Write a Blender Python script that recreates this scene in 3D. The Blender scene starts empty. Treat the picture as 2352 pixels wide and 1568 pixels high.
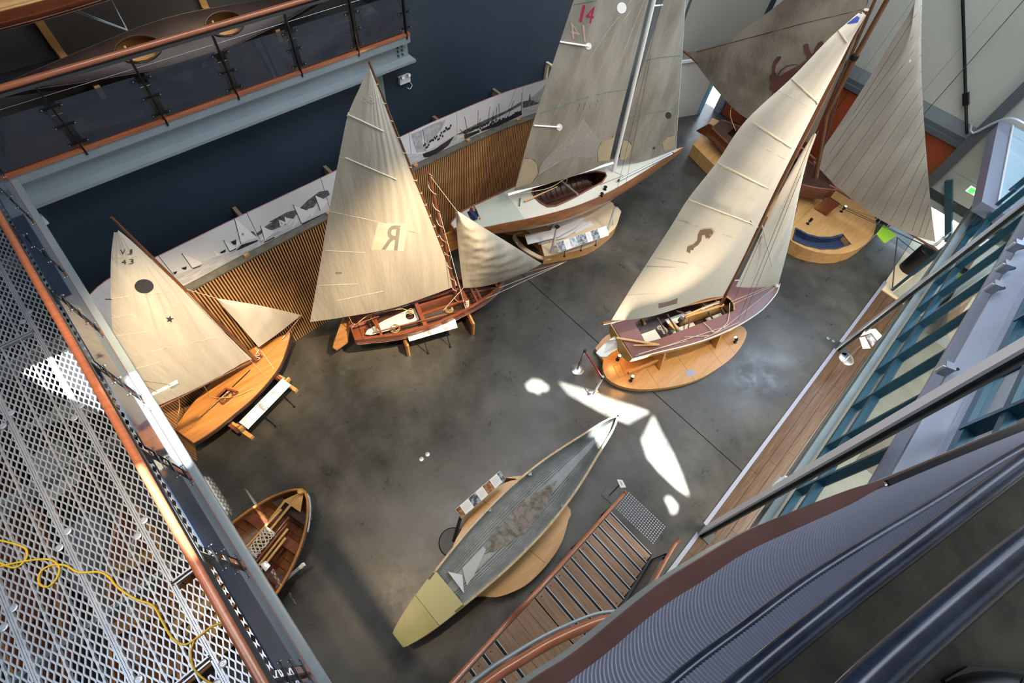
import bpy, bmesh, math, random
from mathutils import Vector, Matrix
from mathutils.bvhtree import BVHTree
from mathutils.geometry import tessellate_polygon
random.seed(7)
S = bpy.context.scene
COL = S.collection
# ---------------------------------------------------------------- camera
CH = 10.0
RW = Matrix(((0.731210,0.546690,-0.407997),(-0.676707,0.656747,-0.332792),(0.086017,0.519435,0.850170)))
CAM = Vector((0, 0, CH))
cd = bpy.data.cameras.new('camera'); cam = bpy.data.objects.new('camera', cd); COL.objects.link(cam)
cd.sensor_width = 36.0; cd.lens = 36.0 * 1125.0 / 2352.0; cd.clip_start = 0.05; cd.clip_end = 200
cam.matrix_world = Matrix.Translation(CAM) @ RW.to_4x4()
S.camera = cam
# ---------------------------------------------------------------- world, sun, lamps, exposure
S.view_settings.view_transform = 'Standard'; S.view_settings.look = 'None'
S.view_settings.gamma = 1; S.view_settings.exposure = 0.82
try: S.view_settings.use_curve_mapping = False
except Exception: pass
W = bpy.data.worlds.new('world'); S.world = W; W.use_nodes = True
bg = W.node_tree.nodes['Background']; bg.inputs[0].default_value = (0.78, 0.88, 1.0, 1); bg.inputs[1].default_value = 3.0
SUN = Vector((-0.10, 0.08, -0.99)).normalized()
sl = bpy.data.lights.new('sun', 'SUN'); sl.energy = 30; sl.angle = math.radians(0.6); sl.color = (1, 0.97, 0.9)
so = bpy.data.objects.new('sun', sl); COL.objects.link(so); so.rotation_euler = SUN.to_track_quat('-Z', 'Y').to_euler()
def area(name, loc, target, sx, sy, power, col):
    l = bpy.data.lights.new(name, 'AREA'); l.shape = 'RECTANGLE'; l.size = sx; l.size_y = sy; l.energy = power; l.color = col
    o = bpy.data.objects.new(name, l); COL.objects.link(o); o.location = loc
    o.rotation_euler = (Vector(target) - Vector(loc)).to_track_quat('-Z', 'Y').to_euler(); return o
def spot(name, loc, target, power, deg, col=(1, .72, .4), blend=.8, r=.05):
    l = bpy.data.lights.new(name, 'SPOT'); l.energy = power; l.spot_size = math.radians(deg); l.spot_blend = blend; l.color = col
    l.shadow_soft_size = r
    o = bpy.data.objects.new(name, l); COL.objects.link(o); o.location = loc
    o.rotation_euler = (Vector(target) - Vector(loc)).to_track_quat('-Z', 'Y').to_euler(); return o
DAY = (0.80, 0.90, 1.0); WARM = (1.0, 0.74, 0.45)
area('ceiling_fill', (4.5, 4.2, 13.2), (5.0, 6.5, 0), 8, 5, 400, (0.93, 0.96, 1.0))  # broad lamps added below the unseen ceiling as general fill
area('ceiling_fill', (12.5, 3.0, 13.2), (12.5, 3.0, 0), 7, 7, 420, (0.86, 0.93, 1.0))
area('ceiling_fill', (-5.0, 2.5, 13.2), (-4.0, 2.5, 0), 4, 8, 170, DAY)
area('clerestory_light', (16.9, -1.7, 8.4), (8, -1.7, 7.0), 2.6, 3.6, 620, (0.62, 0.78, 1.0))
area('lobby_light', (9, -6.0, 4.8), (9, -6.0, 0), 10, 5, 700, (1.0, 0.9, 0.75))
area('landing_light', (3, -5, 12.8), (3, -3, 7.0), 4, 3, 18, DAY)
area('mezzanine_light', (10, -6.0, 12.0), (10, -5.0, 5.3), 8, 4, 160, (1.0, 0.93, 0.82))
spot('track_spot', (0.3, 1.2, 11.5), (-.3, 6.4, 1.7), 8000, 20, WARM, .9, .1)
spot('track_spot', (4.2, 0.2, 11.5), (3.1, 5.6, 1.6), 8500, 22, WARM, .9, .1)
spot('track_spot', (6.6, -1.1, 12.3), (7.7, 1.5, 3.8), 3800, 24, (1, .80, .55), 1, .1)
spot('track_spot', (8.5, -.9, 12.0), (8.2, 5.6, 1.5), 1200, 34, (1, .85, .66), .9, .1)
spot('track_spot', (-1.5, 2.0, 12.5), (0.6, 4.2, 0), 1700, 44, WARM, 1, .2)
spot('track_spot', (3.0, 9.6, 8.2), (1.6, 10.7, 5.2), 60, 90, WARM, 1, .2)
# ---------------------------------------------------------------- geometry of the room, read off with the lens
def ray(x, y): return (RW @ Vector((x - 1176.0, -(y - 784.0), -1125.0))).normalized()
def gz(x, y, z=0.0):
    d = ray(x, y); return CAM + d * ((z - CH) / d.z)
def ax(x, y, a, v):
    d = ray(x, y); return CAM + d * ((v - CAM[a]) / d[a])
def vpl(a, b, x, y):
    a = Vector(a); b = Vector(b); n = Vector((-(b - a).y, (b - a).x, 0)).normalized(); d = ray(x, y)
    return CAM + d * ((a - CAM).dot(n) / d.dot(n))
# ---------------------------------------------------------------- materials
def mat(name, c, rough=.5, metal=0, c2=None, sc=3.0, stretch=None, lo=.35, hi=.65, bump=0, bsc=None, c3=None, alpha=1, coat=0, trans=0, detail=6, emit=None, spec=None):
    m = bpy.data.materials.new(name); m.use_nodes = True; nt = m.node_tree; b = nt.nodes['Principled BSDF']
    b.inputs['Base Color'].default_value = (*c, 1); b.inputs['Roughness'].default_value = rough; b.inputs['Metallic'].default_value = metal
    if spec is not None: b.inputs['Specular IOR Level'].default_value = spec
    if coat: b.inputs['Coat Weight'].default_value = coat; b.inputs['Coat Roughness'].default_value = .12
    if trans: b.inputs['Transmission Weight'].default_value = trans
    if emit: b.inputs['Emission Color'].default_value = (*emit[:3], 1); b.inputs['Emission Strength'].default_value = emit[3]
    if c2 or bump:
        tc = nt.nodes.new('ShaderNodeTexCoord'); mp = nt.nodes.new('ShaderNodeMapping'); nt.links.new(tc.outputs['Object'], mp.inputs[0])
        if stretch: mp.inputs['Scale'].default_value = stretch[:3]
        if stretch and len(stretch) > 3: mp.inputs['Rotation'].default_value = (0, 0, stretch[3])
        n = nt.nodes.new('ShaderNodeTexNoise'); n.inputs['Scale'].default_value = sc; n.inputs['Detail'].default_value = detail; n.inputs['Roughness'].default_value = .6
        nt.links.new(mp.outputs[0], n.inputs['Vector'])
        if c2:
            cr = nt.nodes.new('ShaderNodeValToRGB'); e = cr.color_ramp.elements
            e[0].position = lo; e[0].color = (*c, 1); e[1].position = hi; e[1].color = (*c2, 1)
            if c3:
                x = cr.color_ramp.elements.new(min(.98, hi + .12)); x.color = (*c3, 1)
            nt.links.new(n.outputs['Fac'], cr.inputs[0]); nt.links.new(cr.outputs[0], b.inputs['Base Color'])
        if bump:
            n2 = n
            if bsc:
                n2 = nt.nodes.new('ShaderNodeTexNoise'); n2.inputs['Scale'].default_value = bsc; n2.inputs['Detail'].default_value = 4; nt.links.new(mp.outputs[0], n2.inputs['Vector'])
            bp = nt.nodes.new('ShaderNodeBump'); bp.inputs['Strength'].default_value = bump; bp.inputs['Distance'].default_value = .02
            nt.links.new(n2.outputs['Fac'], bp.inputs['Height']); nt.links.new(bp.outputs[0], b.inputs['Normal'])
    return m
def wood(name, a, b, ang=0, rough=.35, coat=.3, sc=2.2, ax_=0):
    st = [9, 9, 9]; st[ax_] = .7
    return mat(name, a, rough, 0, b, sc, (*st, ang), .3, .72, .08, None, None, 1, coat)
def glass(name, tint=(.85, .92, .95), refl=.12, rough=.02, base=None, bw=0.0):
    m = bpy.data.materials.new(name); m.use_nodes = True; nt = m.node_tree; nt.nodes.remove(nt.nodes['Principled BSDF']); out = nt.nodes['Material Output']
    t = nt.nodes.new('ShaderNodeBsdfTransparent'); t.inputs[0].default_value = (*tint, 1)
    g = nt.nodes.new('ShaderNodeBsdfGlossy'); g.inputs['Roughness'].default_value = rough; g.inputs[0].default_value = (1, 1, 1, 1)
    f = nt.nodes.new('ShaderNodeFresnel'); ge = nt.nodes.new('ShaderNodeNewGeometry'); ma = nt.nodes.new('ShaderNodeMath'); ma.operation = 'MULTIPLY_ADD'
    ma.inputs[1].default_value = 1 / 1.45 - 1.45; ma.inputs[2].default_value = 1.45; nt.links.new(ge.outputs['Backfacing'], ma.inputs[0]); nt.links.new(ma.outputs[0], f.inputs[0])
    mx = nt.nodes.new('ShaderNodeMixShader'); nt.links.new(f.outputs[0], mx.inputs[0]); nt.links.new(g.outputs[0], mx.inputs[2])
    if base:
        d = nt.nodes.new('ShaderNodeBsdfDiffuse'); d.inputs[0].default_value = (*base, 1); m2 = nt.nodes.new('ShaderNodeMixShader'); m2.inputs[0].default_value = bw
        nt.links.new(t.outputs[0], m2.inputs[1]); nt.links.new(d.outputs[0], m2.inputs[2]); nt.links.new(m2.outputs[0], mx.inputs[1])
    else: nt.links.new(t.outputs[0], mx.inputs[1])
    nt.links.new(mx.outputs[0], out.inputs[0]); return m
def cloth(name, c, c2, trans=.35, alpha=1.0, sc=1.6, bump=.3, stretch=(1, 1, 1), bsc=4, weave=0):
    m = bpy.data.materials.new(name); m.use_nodes = True; nt = m.node_tree; nt.nodes.remove(nt.nodes['Principled BSDF']); out = nt.nodes['Material Output']
    tc = nt.nodes.new('ShaderNodeTexCoord'); mp = nt.nodes.new('ShaderNodeMapping'); nt.links.new(tc.outputs['Object'], mp.inputs[0]); mp.inputs['Scale'].default_value = stretch
    n = nt.nodes.new('ShaderNodeTexNoise'); n.inputs['Scale'].default_value = sc; n.inputs['Detail'].default_value = 8; nt.links.new(mp.outputs[0], n.inputs[0])
    cr = nt.nodes.new('ShaderNodeValToRGB'); e = cr.color_ramp.elements; e[0].position = .35; e[0].color = (*c, 1); e[1].position = .68; e[1].color = (*c2, 1); nt.links.new(n.outputs[0], cr.inputs[0])
    n2 = nt.nodes.new('ShaderNodeTexNoise'); n2.inputs['Scale'].default_value = bsc; n2.inputs['Detail'].default_value = 3; nt.links.new(mp.outputs[0], n2.inputs[0])
    bp = nt.nodes.new('ShaderNodeBump'); bp.inputs['Strength'].default_value = bump; bp.inputs['Distance'].default_value = .05; nt.links.new(n2.outputs[0], bp.inputs['Height'])
    d = nt.nodes.new('ShaderNodeBsdfDiffuse'); nt.links.new(cr.outputs[0], d.inputs[0]); nt.links.new(bp.outputs[0], d.inputs['Normal'])
    tr = nt.nodes.new('ShaderNodeBsdfTranslucent'); nt.links.new(cr.outputs[0], tr.inputs[0]); nt.links.new(bp.outputs[0], tr.inputs['Normal'])
    mx = nt.nodes.new('ShaderNodeMixShader'); mx.inputs[0].default_value = trans; nt.links.new(d.outputs[0], mx.inputs[1]); nt.links.new(tr.outputs[0], mx.inputs[2]); last = mx
    if alpha < 1:
        t = nt.nodes.new('ShaderNodeBsdfTransparent'); a = nt.nodes.new('ShaderNodeMixShader'); a.inputs[0].default_value = alpha
        nt.links.new(t.outputs[0], a.inputs[1]); nt.links.new(mx.outputs[0], a.inputs[2]); last = a
    nt.links.new(last.outputs[0], out.inputs[0]); return m
def striped(name, c, c2, freq, rot, width=.5, rough=.5, metal=0):
    m = mat(name, c, rough, metal); nt = m.node_tree; b = nt.nodes['Principled BSDF']
    tc = nt.nodes.new('ShaderNodeTexCoord'); mp = nt.nodes.new('ShaderNodeMapping'); mp.inputs['Rotation'].default_value = rot
    w = nt.nodes.new('ShaderNodeTexWave'); w.inputs['Scale'].default_value = freq; cr = nt.nodes.new('ShaderNodeValToRGB'); cr.color_ramp.interpolation = 'CONSTANT'
    e = cr.color_ramp.elements; e[0].color = (*c, 1); e[1].position = width; e[1].color = (*c2, 1)
    nt.links.new(tc.outputs['Object'], mp.inputs[0]); nt.links.new(mp.outputs[0], w.inputs[0]); nt.links.new(w.outputs[0], cr.inputs[0]); nt.links.new(cr.outputs[0], b.inputs['Base Color']); return m
M = {}
M['concrete'] = None
def concrete(name, a, b, c, rough=.32, k=1.0):
    m = bpy.data.materials.new(name); m.use_nodes = True; nt = m.node_tree; p = nt.nodes['Principled BSDF']
    tc = nt.nodes.new('ShaderNodeTexCoord')
    def noise(s, d, r=.6):
        n = nt.nodes.new('ShaderNodeTexNoise'); n.inputs['Scale'].default_value = s * k; n.inputs['Detail'].default_value = d; n.inputs['Roughness'].default_value = r; nt.links.new(tc.outputs['Object'], n.inputs[0]); return n
    n1 = noise(.55, 10, .62); n2 = noise(7, 8); n3 = noise(2.1, 10, .7)
    cr = nt.nodes.new('ShaderNodeValToRGB'); e = cr.color_ramp.elements; e[0].position = .36; e[0].color = (*a, 1); e[1].position = .64; e[1].color = (*b, 1)
    nt.links.new(n1.outputs[0], cr.inputs[0])
    cr3 = nt.nodes.new('ShaderNodeValToRGB'); e = cr3.color_ramp.elements; e[0].position = .25; e[0].color = (.55, .55, .55, 1); e[1].position = .62; e[1].color = (1.08, 1.08, 1.08, 1)
    nt.links.new(n3.outputs[0], cr3.inputs[0])
    mu = nt.nodes.new('ShaderNodeMix'); mu.data_type = 'RGBA'; mu.blend_type = 'MULTIPLY'; mu.inputs[0].default_value = .7
    nt.links.new(cr.outputs[0], mu.inputs[6]); nt.links.new(cr3.outputs[0], mu.inputs[7])
    v = nt.nodes.new('ShaderNodeTexVoronoi'); v.inputs['Scale'].default_value = 1.0; v.inputs['Randomness'].default_value = 1; nt.links.new(tc.outputs['Object'], v.inputs[0])
    cv = nt.nodes.new('ShaderNodeValToRGB'); e = cv.color_ramp.elements; e[0].position = .012; e[0].color = (.35, .35, .35, 1); e[1].position = .03; e[1].color = (1, 1, 1, 1); nt.links.new(v.outputs['Distance'], cv.inputs[0])
    mv = nt.nodes.new('ShaderNodeMix'); mv.data_type = 'RGBA'; mv.blend_type = 'MULTIPLY'; mv.inputs[0].default_value = .3
    nt.links.new(mu.outputs[2], mv.inputs[6]); nt.links.new(cv.outputs[0], mv.inputs[7])
    nt.links.new(mv.outputs[2], p.inputs['Base Color'])
    mr = nt.nodes.new('ShaderNodeMapRange'); mr.inputs[1].default_value = .3; mr.inputs[2].default_value = .7; mr.inputs[3].default_value = rough - .07; mr.inputs[4].default_value = rough + .16
    nt.links.new(n3.outputs[0], mr.inputs[0]); nt.links.new(mr.outputs[0], p.inputs['Roughness'])
    bp = nt.nodes.new('ShaderNodeBump'); bp.inputs['Strength'].default_value = .12; bp.inputs['Distance'].default_value = .01; nt.links.new(n2.outputs[0], bp.inputs['Height']); nt.links.new(bp.outputs[0], p.inputs['Normal'])
    return m
M['concrete'] = concrete('polished_concrete', (.025, .0235, .019), (.078, .076, .067), None, .30)
M['concrete_pale'] = concrete('pale_concrete', (.30, .28, .22), (.42, .39, .31), None, .4)
M['concrete_rough'] = concrete('rough_concrete', (.035, .035, .027), (.105, .105, .085), None, .7)
M['concrete_deck'] = concrete('scuffed_deck_concrete', (.022, .022, .017), (.085, .085, .068), None, .7, 5.0)
M['blue_wall'] = mat('dark_blue_paint', (.018, .032, .052), .6, 0, (.024, .040, .062), .8)
M['cream'] = mat('cream_panel', (.42, .44, .40), .5, 0, (.46, .48, .44), .5)
M['white_wall'] = mat('white_paint', (.55, .54, .50), .6)
M['rust'] = mat('rust_red_panel', (.30, .055, .018), .5, 0, (.34, .07, .025), 1.2)
M['steel'] = mat('grey_painted_steel', (.22, .27, .30), .4, .1, (.25, .30, .33), 2); M['pale_steel'] = mat('pale_grey_steel', (.44, .47, .52), .4, .1)
M['dark_steel'] = mat('dark_painted_steel', (.06, .065, .07), .4, .3)
M['beam'] = mat('charcoal_beam', (.10, .115, .13), .45, .1)
M['mullion'] = mat('blue_aluminium', (.02, .075, .12), .3, .3, (.025, .085, .13), 2)
M['silver'] = mat('silver_paint', (.30, .33, .42), .35, .3)
M['column'] = mat('grey_green_steel', (.16, .18, .17), .4, .2, (.20, .22, .21), 2)
M['black'] = mat('black_metal', (.012, .013, .015), .35, .4)
M['chrome'] = mat('brushed_metal', (.62, .62, .62), .25, 1)
M['alu'] = mat('aluminium', (.62, .68, .74), .38, .6)
M['galv'] = mat('galvanised_sheet', (.50, .56, .66), .36, .55, (.62, .68, .78), 5)
M['rail_wood'] = wood('varnished_rail_timber', (.27, .085, .04), (.38, .135, .07), 0, .25, .5)
M['rail_dark'] = wood('dark_timber_board', (.16, .055, .035), (.24, .085, .055), 0, .35, .3)
M['slat'] = wood('oiled_batten', (.34, .16, .055), (.55, .30, .12), 0, .5, 0, 3, 2)
M['ply'] = mat('plywood', (.50, .27, .09), .35, 0, (.62, .36, .14), 1.6, (1, 6, 6), .3, .7, 0, None, None, 1, .2)
M['ply_pale'] = mat('pale_plywood', (.58, .46, .30), .5, 0, (.66, .54, .37), 1.6, (1, 5, 5))
M['varnish'] = wood('varnished_deck_wood', (.30, .12, .03), (.52, .235, .065), -.28, .3, .5, 1.6)
M['mahogany'] = wood('mahogany', (.115, .028, .011), (.22, .062, .024), .3, .3, .5, 2)
M['dark_wood'] = wood('dark_oiled_wood', (.035, .015, .010), (.085, .035, .020), .3, .4, .3, 2)
M['gold_wood'] = wood('golden_wood', (.45, .24, .07), (.62, .36, .12), 0, .35, .3, 2)
M['spar'] = wood('varnished_spar', (.10, .036, .014), (.18, .07, .028), 0, .25, .6, 2, 2)
M['stair_wood'] = wood('ribbed_hardwood', (.19, .105, .058), (.36, .22, .13), 0, .5, .1, 3.2, 1)
M['floor_wood'] = wood('floorboard_wood', (.065, .036, .020), (.13, .078, .045), 0, .25, .3, 2.2)
M['white'] = mat('white_gloss_paint', (.78, .80, .80), .3)
M['offwhite'] = mat('offwhite_deck_paint', (.56, .56, .49), .4, 0, (.60, .60, .53), .6)
M['seafoam'] = mat('pale_green_deck_paint', (.40, .44, .39), .4)
M['maroon'] = mat('maroon_deck_paint', (.17, .065, .062), .4, 0, (.20, .08, .075), 1)
M['rope'] = mat('pale_rope', (.66, .62, .54), .8, 0, (.5, .45, .36), 30)
M['manila'] = mat('manila_rope', (.48, .32, .14), .8)
M['navy'] = mat('navy_vinyl', (.022, .035, .085), .45, 0, (.03, .045, .10), 2, None, .35, .65, .2)
M['red'] = mat('red_webbing', (.5, .01, .03), .5)
M['ink'] = mat('dark_ink', (.03, .03, .035), .6)
M['faded_ink'] = mat('faded_grey_ink', (.26, .24, .21), .8)
M['brown_ink'] = mat('sepia_ink', (.13, .085, .055), .8)
M['maroon_ink'] = mat('maroon_applique', (.10, .035, .033), .8, 0, (.13, .05, .045), 3)
M['crimson'] = mat('crimson_ink', (.36, .012, .05), .7)
M['glass'] = glass('clear_glass', (.80, .88, .92)); M['blue_panel'] = glass('blue_balustrade_glass', (.3, .4, .55), .1, .06, (.035, .05, .085), .85)
M['dark_glass'] = glass('blue_tinted_glass', (.55, .60, .68), .1, .05, (.06, .075, .10), .42)
M['panel'] = mat('info_panel_white', (.70, .70, .70), .35)
M['photo_grey'] = mat('photo_print_grey', (.18, .20, .23), .4, 0, (.55, .57, .60), 9, (1, 1, 1), .4, .6)
M['photo_dark'] = mat('photo_print_dark', (.05, .06, .08), .4, 0, (.30, .36, .42), 14, (1, 1, 1), .45, .6)
M['photo_brown'] = mat('photo_print_brown', (.10, .035, .015), .4, 0, (.45, .22, .10), 12)
M['text_grey'] = mat('print_grey', (.42, .42, .43), .6)
M['yellow'] = mat('yellow_cord_sheath', (.72, .50, .03), .45)
M['lamp_glow'] = mat('lamp_glow', (1, .8, .5), .5, emit=(1, .78, .45, 9))
M['carpet'] = mat('brown_carpet', (.20, .16, .125), .95, 0, (.27, .22, .175), 60, None, .4, .6, .4)
# ---------------------------------------------------------------- mesh builder
class MB:
    def __init__(s): s.v = []; s.f = []
    def add(s, vs, fs):
        k = len(s.v); s.v += [Vector(p) for p in vs]; s.f += [tuple(i + k for i in f) for f in fs]; return s
    def obox(s, o, a, b, c):
        o, a, b, c = Vector(o), Vector(a), Vector(b), Vector(c)
        P = [o, o + a, o + a + b, o + b]; P += [p + c for p in P]
        F = [(0, 3, 2, 1), (4, 5, 6, 7), (0, 1, 5, 4), (1, 2, 6, 5), (2, 3, 7, 6), (3, 0, 4, 7)]
        if a.cross(b).dot(c) < 0: F = [f[::-1] for f in F]
        return s.add(P, F)
    def box(s, c, d, rz=0):
        u = Vector((math.cos(rz), math.sin(rz), 0)); v = Vector((-math.sin(rz), math.cos(rz), 0)); w = Vector((0, 0, 1))
        return s.obox(Vector(c) - u * d[0] / 2 - v * d[1] / 2 - w * d[2] / 2, u * d[0], v * d[1], w * d[2])
    def b2(s, lo, hi):
        lo = Vector(lo); hi = Vector(hi); d = hi - lo; return s.obox(lo, (d.x, 0, 0), (0, d.y, 0), (0, 0, d.z))
    def bar(s, p, q, w, h, up=(0, 0, 1)):      # rectangular bar from p to q
        p, q = Vector(p), Vector(q); d = (q - p); t = d.normalized(); u = Vector(up); sd = t.cross(u)
        if sd.length < 1e-4: sd = t.cross(Vector((1, 0, 0)))
        sd.normalize(); u = sd.cross(t).normalized()
        return s.obox(p - sd * w / 2 - u * h / 2, d, sd * w, u * h)
    def tube(s, pts, r, n=8, r2=None, closed=False, cap=True):
        pts = [Vector(p) for p in pts]; m = len(pts); vs = []; fs = []; prev = None
        for i, p in enumerate(pts):
            if closed: t = pts[(i + 1) % m] - pts[i - 1]
            else: t = pts[min(i + 1, m - 1)] - pts[max(i - 1, 0)]
            t.normalize()
            if prev is None:
                u = t.cross(Vector((0, 0, 1)));
                if u.length < .1: u = t.cross(Vector((1, 0, 0)))
            else: u = prev - t * prev.dot(t)
            u.normalize(); prev = u; w = t.cross(u)
            rr = r if r2 is None else r + (r2 - r) * i / (m - 1)
            if callable(r): rr = r(i / (m - 1))
            for k in range(n):
                a = 2 * math.pi * k / n; vs.append(p + (u * math.cos(a) + w * math.sin(a)) * rr)
        for i in range(m if closed else m - 1):
            j = (i + 1) % m
            for k in range(n): fs.append((i * n + k, i * n + (k + 1) % n, j * n + (k + 1) % n, j * n + k))
        if cap and not closed: fs.append(tuple(range(n))[::-1]); fs.append(tuple((m - 1) * n + k for k in range(n)))
        return s.add(vs, fs)
    def prism(s, poly, d):
        poly = [Vector(p) for p in poly]; d = Vector(d); n = len(poly)
        fs = [tuple(range(n)), tuple(range(2 * n - 1, n - 1, -1))] + [(i, i + n, (i + 1) % n + n, (i + 1) % n) for i in range(n)]
        return s.add(poly + [p + d for p in poly], fs)
    def lathe(s, c, prof, n=20, axis=None):
        c = Vector(c); vs = []; fs = []; m = len(prof)
        Q = Matrix.Identity(3) if axis is None else Vector((0, 0, 1)).rotation_difference(Vector(axis)).to_matrix()
        for r, z in prof:
            for k in range(n):
                a = 2 * math.pi * k / n; vs.append(c + Q @ Vector((r * math.cos(a), r * math.sin(a), z)))
        for i in range(m - 1):
            for k in range(n): fs.append((i * n + k, i * n + (k + 1) % n, (i + 1) * n + (k + 1) % n, (i + 1) * n + k))
        fs.append(tuple(range(n))[::-1]); fs.append(tuple((m - 1) * n + k for k in range(n)))
        return s.add(vs, fs)
    def grid(s, rows, thick=0, tdir=None, closed=False):
        rows = [[Vector(p) for p in r] for r in rows]; m = len(rows); n = len(rows[0]); vs = [p for r in rows for p in r]; fs = []
        def q(off, flip):
            for i in range(m - 1):
                for k in range(n - 1):
                    a = (off + i * n + k, off + i * n + k + 1, off + (i + 1) * n + k + 1, off + (i + 1) * n + k); fs.append(a[::-1] if flip else a)
        if not thick: q(0, False); return s.add(vs, fs)
        back = []
        for i in range(m):
            for k in range(n):
                if tdir is not None: nn = Vector(tdir)
                else:
                    a = rows[min(i + 1, m - 1)][k] - rows[max(i - 1, 0)][k]; b = rows[i][min(k + 1, n - 1)] - rows[i][max(k - 1, 0)]; nn = a.cross(b)
                    if nn.length < 1e-9: nn = Vector((0, 0, 1))
                    nn.normalize()
                back.append(rows[i][k] + nn * thick)
        q(0, False); vs += back; q(m * n, True); N = m * n
        for i in range(m - 1):
            fs.append((i * n, (i + 1) * n, N + (i + 1) * n, N + i * n)); fs.append((i * n + n - 1, N + i * n + n - 1, N + (i + 1) * n + n - 1, (i + 1) * n + n - 1))
        for k in range(n - 1):
            fs.append((k, N + k, N + k + 1, k + 1)); a = (m - 1) * n; fs.append((a + k, a + k + 1, N + a + k + 1, N + a + k))
        return s.add(vs, fs)
    def plate(s, loops, th, zf, maxe=0):      # horizontal plate with holes; loops of (x, y)
        L = [[Vector((p[0], p[1], 0)) for p in l] for l in loops]; tri = tessellate_polygon(L); flat = [p for l in L for p in l]; n = len(flat)
        if maxe:
            bm = bmesh.new(); vs = [bm.verts.new(p) for p in flat]
            for t in tri:
                try: bm.faces.new([vs[i] for i in t])
                except Exception: pass
            for _ in range(6):
                es = [e for e in bm.edges if e.calc_length() > maxe]
                if not es: break
                bmesh.ops.subdivide_edges(bm, edges=es, cuts=1); bmesh.ops.triangulate(bm, faces=bm.faces)
            bm.verts.index_update(); flat = [v.co.copy() for v in bm.verts]; n = len(flat); tri = [tuple(v.index for v in f.verts) for f in bm.faces]
            be = [(e.verts[0].index, e.verts[1].index) for e in bm.edges if len(e.link_faces) == 1]; bm.free()
        else:
            be = []; k = 0
            for l in L:
                be += [(k + i, k + (i + 1) % len(l)) for i in range(len(l))]; k += len(l)
        up = [Vector((p.x, p.y, zf(p.x, p.y))) for p in flat]; dn = [p - Vector((0, 0, th)) for p in up]; fs = []
        for t in tri:
            a, b, c = (flat[i] for i in t)
            if (b - a).cross(c - a).z < 0: t = (t[0], t[2], t[1])
            fs.append(tuple(t)); fs.append(tuple(i + n for i in t[::-1]))
        fs += [(a, b, n + b, n + a) for a, b in be]
        return s.add(up + dn, fs)
    def build(s, name, m, parent=None, smooth=False, label=None, cat=None, group=None, kind=None, ang=40, loc=None):
        me = bpy.data.meshes.new(name)
        if parent is not None: o0 = world_loc(parent)
        else:
            if loc is None:
                xs = [p.x for p in s.v]; ys = [p.y for p in s.v]; zs = [p.z for p in s.v]; loc = ((min(xs) + max(xs)) / 2, (min(ys) + max(ys)) / 2, min(zs))
            o0 = Vector(loc)
        me.from_pydata([tuple(p - o0) for p in s.v], [], s.f); me.validate()
        bm = bmesh.new(); bm.from_mesh(me); bmesh.ops.recalc_face_normals(bm, faces=bm.faces); bm.to_mesh(me); bm.free()
        if smooth:
            me.polygons.foreach_set('use_smooth', [True] * len(me.polygons)); me.set_sharp_from_angle(angle=math.radians(ang))
        o = bpy.data.objects.new(name, me); COL.objects.link(o)
        if m is not None: me.materials.append(m)
        if parent is not None: o.parent = parent; WL[o.name] = o0
        else: o.location = o0; WL[o.name] = o0
        tag(o, label, cat, group, kind); return o
WL = {}
def world_loc(o): return WL[o.name]
def tag(o, label=None, cat=None, group=None, kind=None):
    if label: o['label'] = label
    if cat: o['category'] = cat
    if group: o['group'] = group
    if kind: o['kind'] = kind
    return o
def thing(name, loc, label, cat, group=None):
    o = bpy.data.objects.new(name, None); COL.objects.link(o); o.location = loc; o.empty_display_size = .1; WL[o.name] = Vector(loc); return tag(o, label, cat, group)
def st(o): o['kind'] = 'structure'; return o
def copy_thing(o, d, label=None):
    c = o.copy(); COL.objects.link(c); c.location = o.location + Vector(d); WL[c.name] = WL[o.name] + Vector(d)
    if label: c['label'] = label
    def rec(a, b):
        for ch in [x for x in a.children]:
            e = ch.copy(); COL.objects.link(e); e.parent = b; WL[e.name] = WL[ch.name] + Vector(d); rec(ch, e)
    rec(o, c); return c
def resample(P, n):
    P = [Vector(p) for p in P]; d = [0]
    for a, b in zip(P, P[1:]): d.append(d[-1] + (b - a).length)
    out = []
    for i in range(n):
        t = d[-1] * i / (n - 1); k = 0
        while k < len(d) - 2 and d[k + 1] < t: k += 1
        f = (t - d[k]) / max(1e-9, d[k + 1] - d[k]); out.append(P[k].lerp(P[k + 1], min(1, max(0, f))))
    return out
def smoothline(P, n):
    P = [Vector(p) for p in P]
    if len(P) < 3: return resample(P, n)
    Q = []
    E = [P[0] * 2 - P[1]] + P + [P[-1] * 2 - P[-2]]
    for i in range(1, len(E) - 2):
        a, b, c, d = E[i - 1], E[i], E[i + 1], E[i + 2]
        for k in range(8):
            t = k / 8; Q.append(.5 * ((2 * b) + (c - a) * t + (2 * a - 5 * b + 4 * c - d) * t * t + (3 * b - a - 3 * c + d) * t ** 3))
    Q.append(P[-1]); return resample(Q, n)
def rope(name, pts, r, m, parent, n=5, k=24, **kw):
    return MB().tube(smoothline(pts, k), r, n).build(name, m, parent, True, **kw)
def bvh(o):
    l = WL[o.name]; me = o.data; return BVHTree.FromPolygons([v.co + l for v in me.vertices], [tuple(p.vertices) for p in me.polygons])
def hit(T, x, y, eps=.006):
    d = ray(x, y); r = T.ray_cast(CAM, d)
    if r[0] is None:
        t = 8.0
        for _ in range(12): q = T.find_nearest(CAM + d * t)[0]; t = (q - CAM).dot(d)
        return q - d * eps
    return r[0] - d * eps
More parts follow.
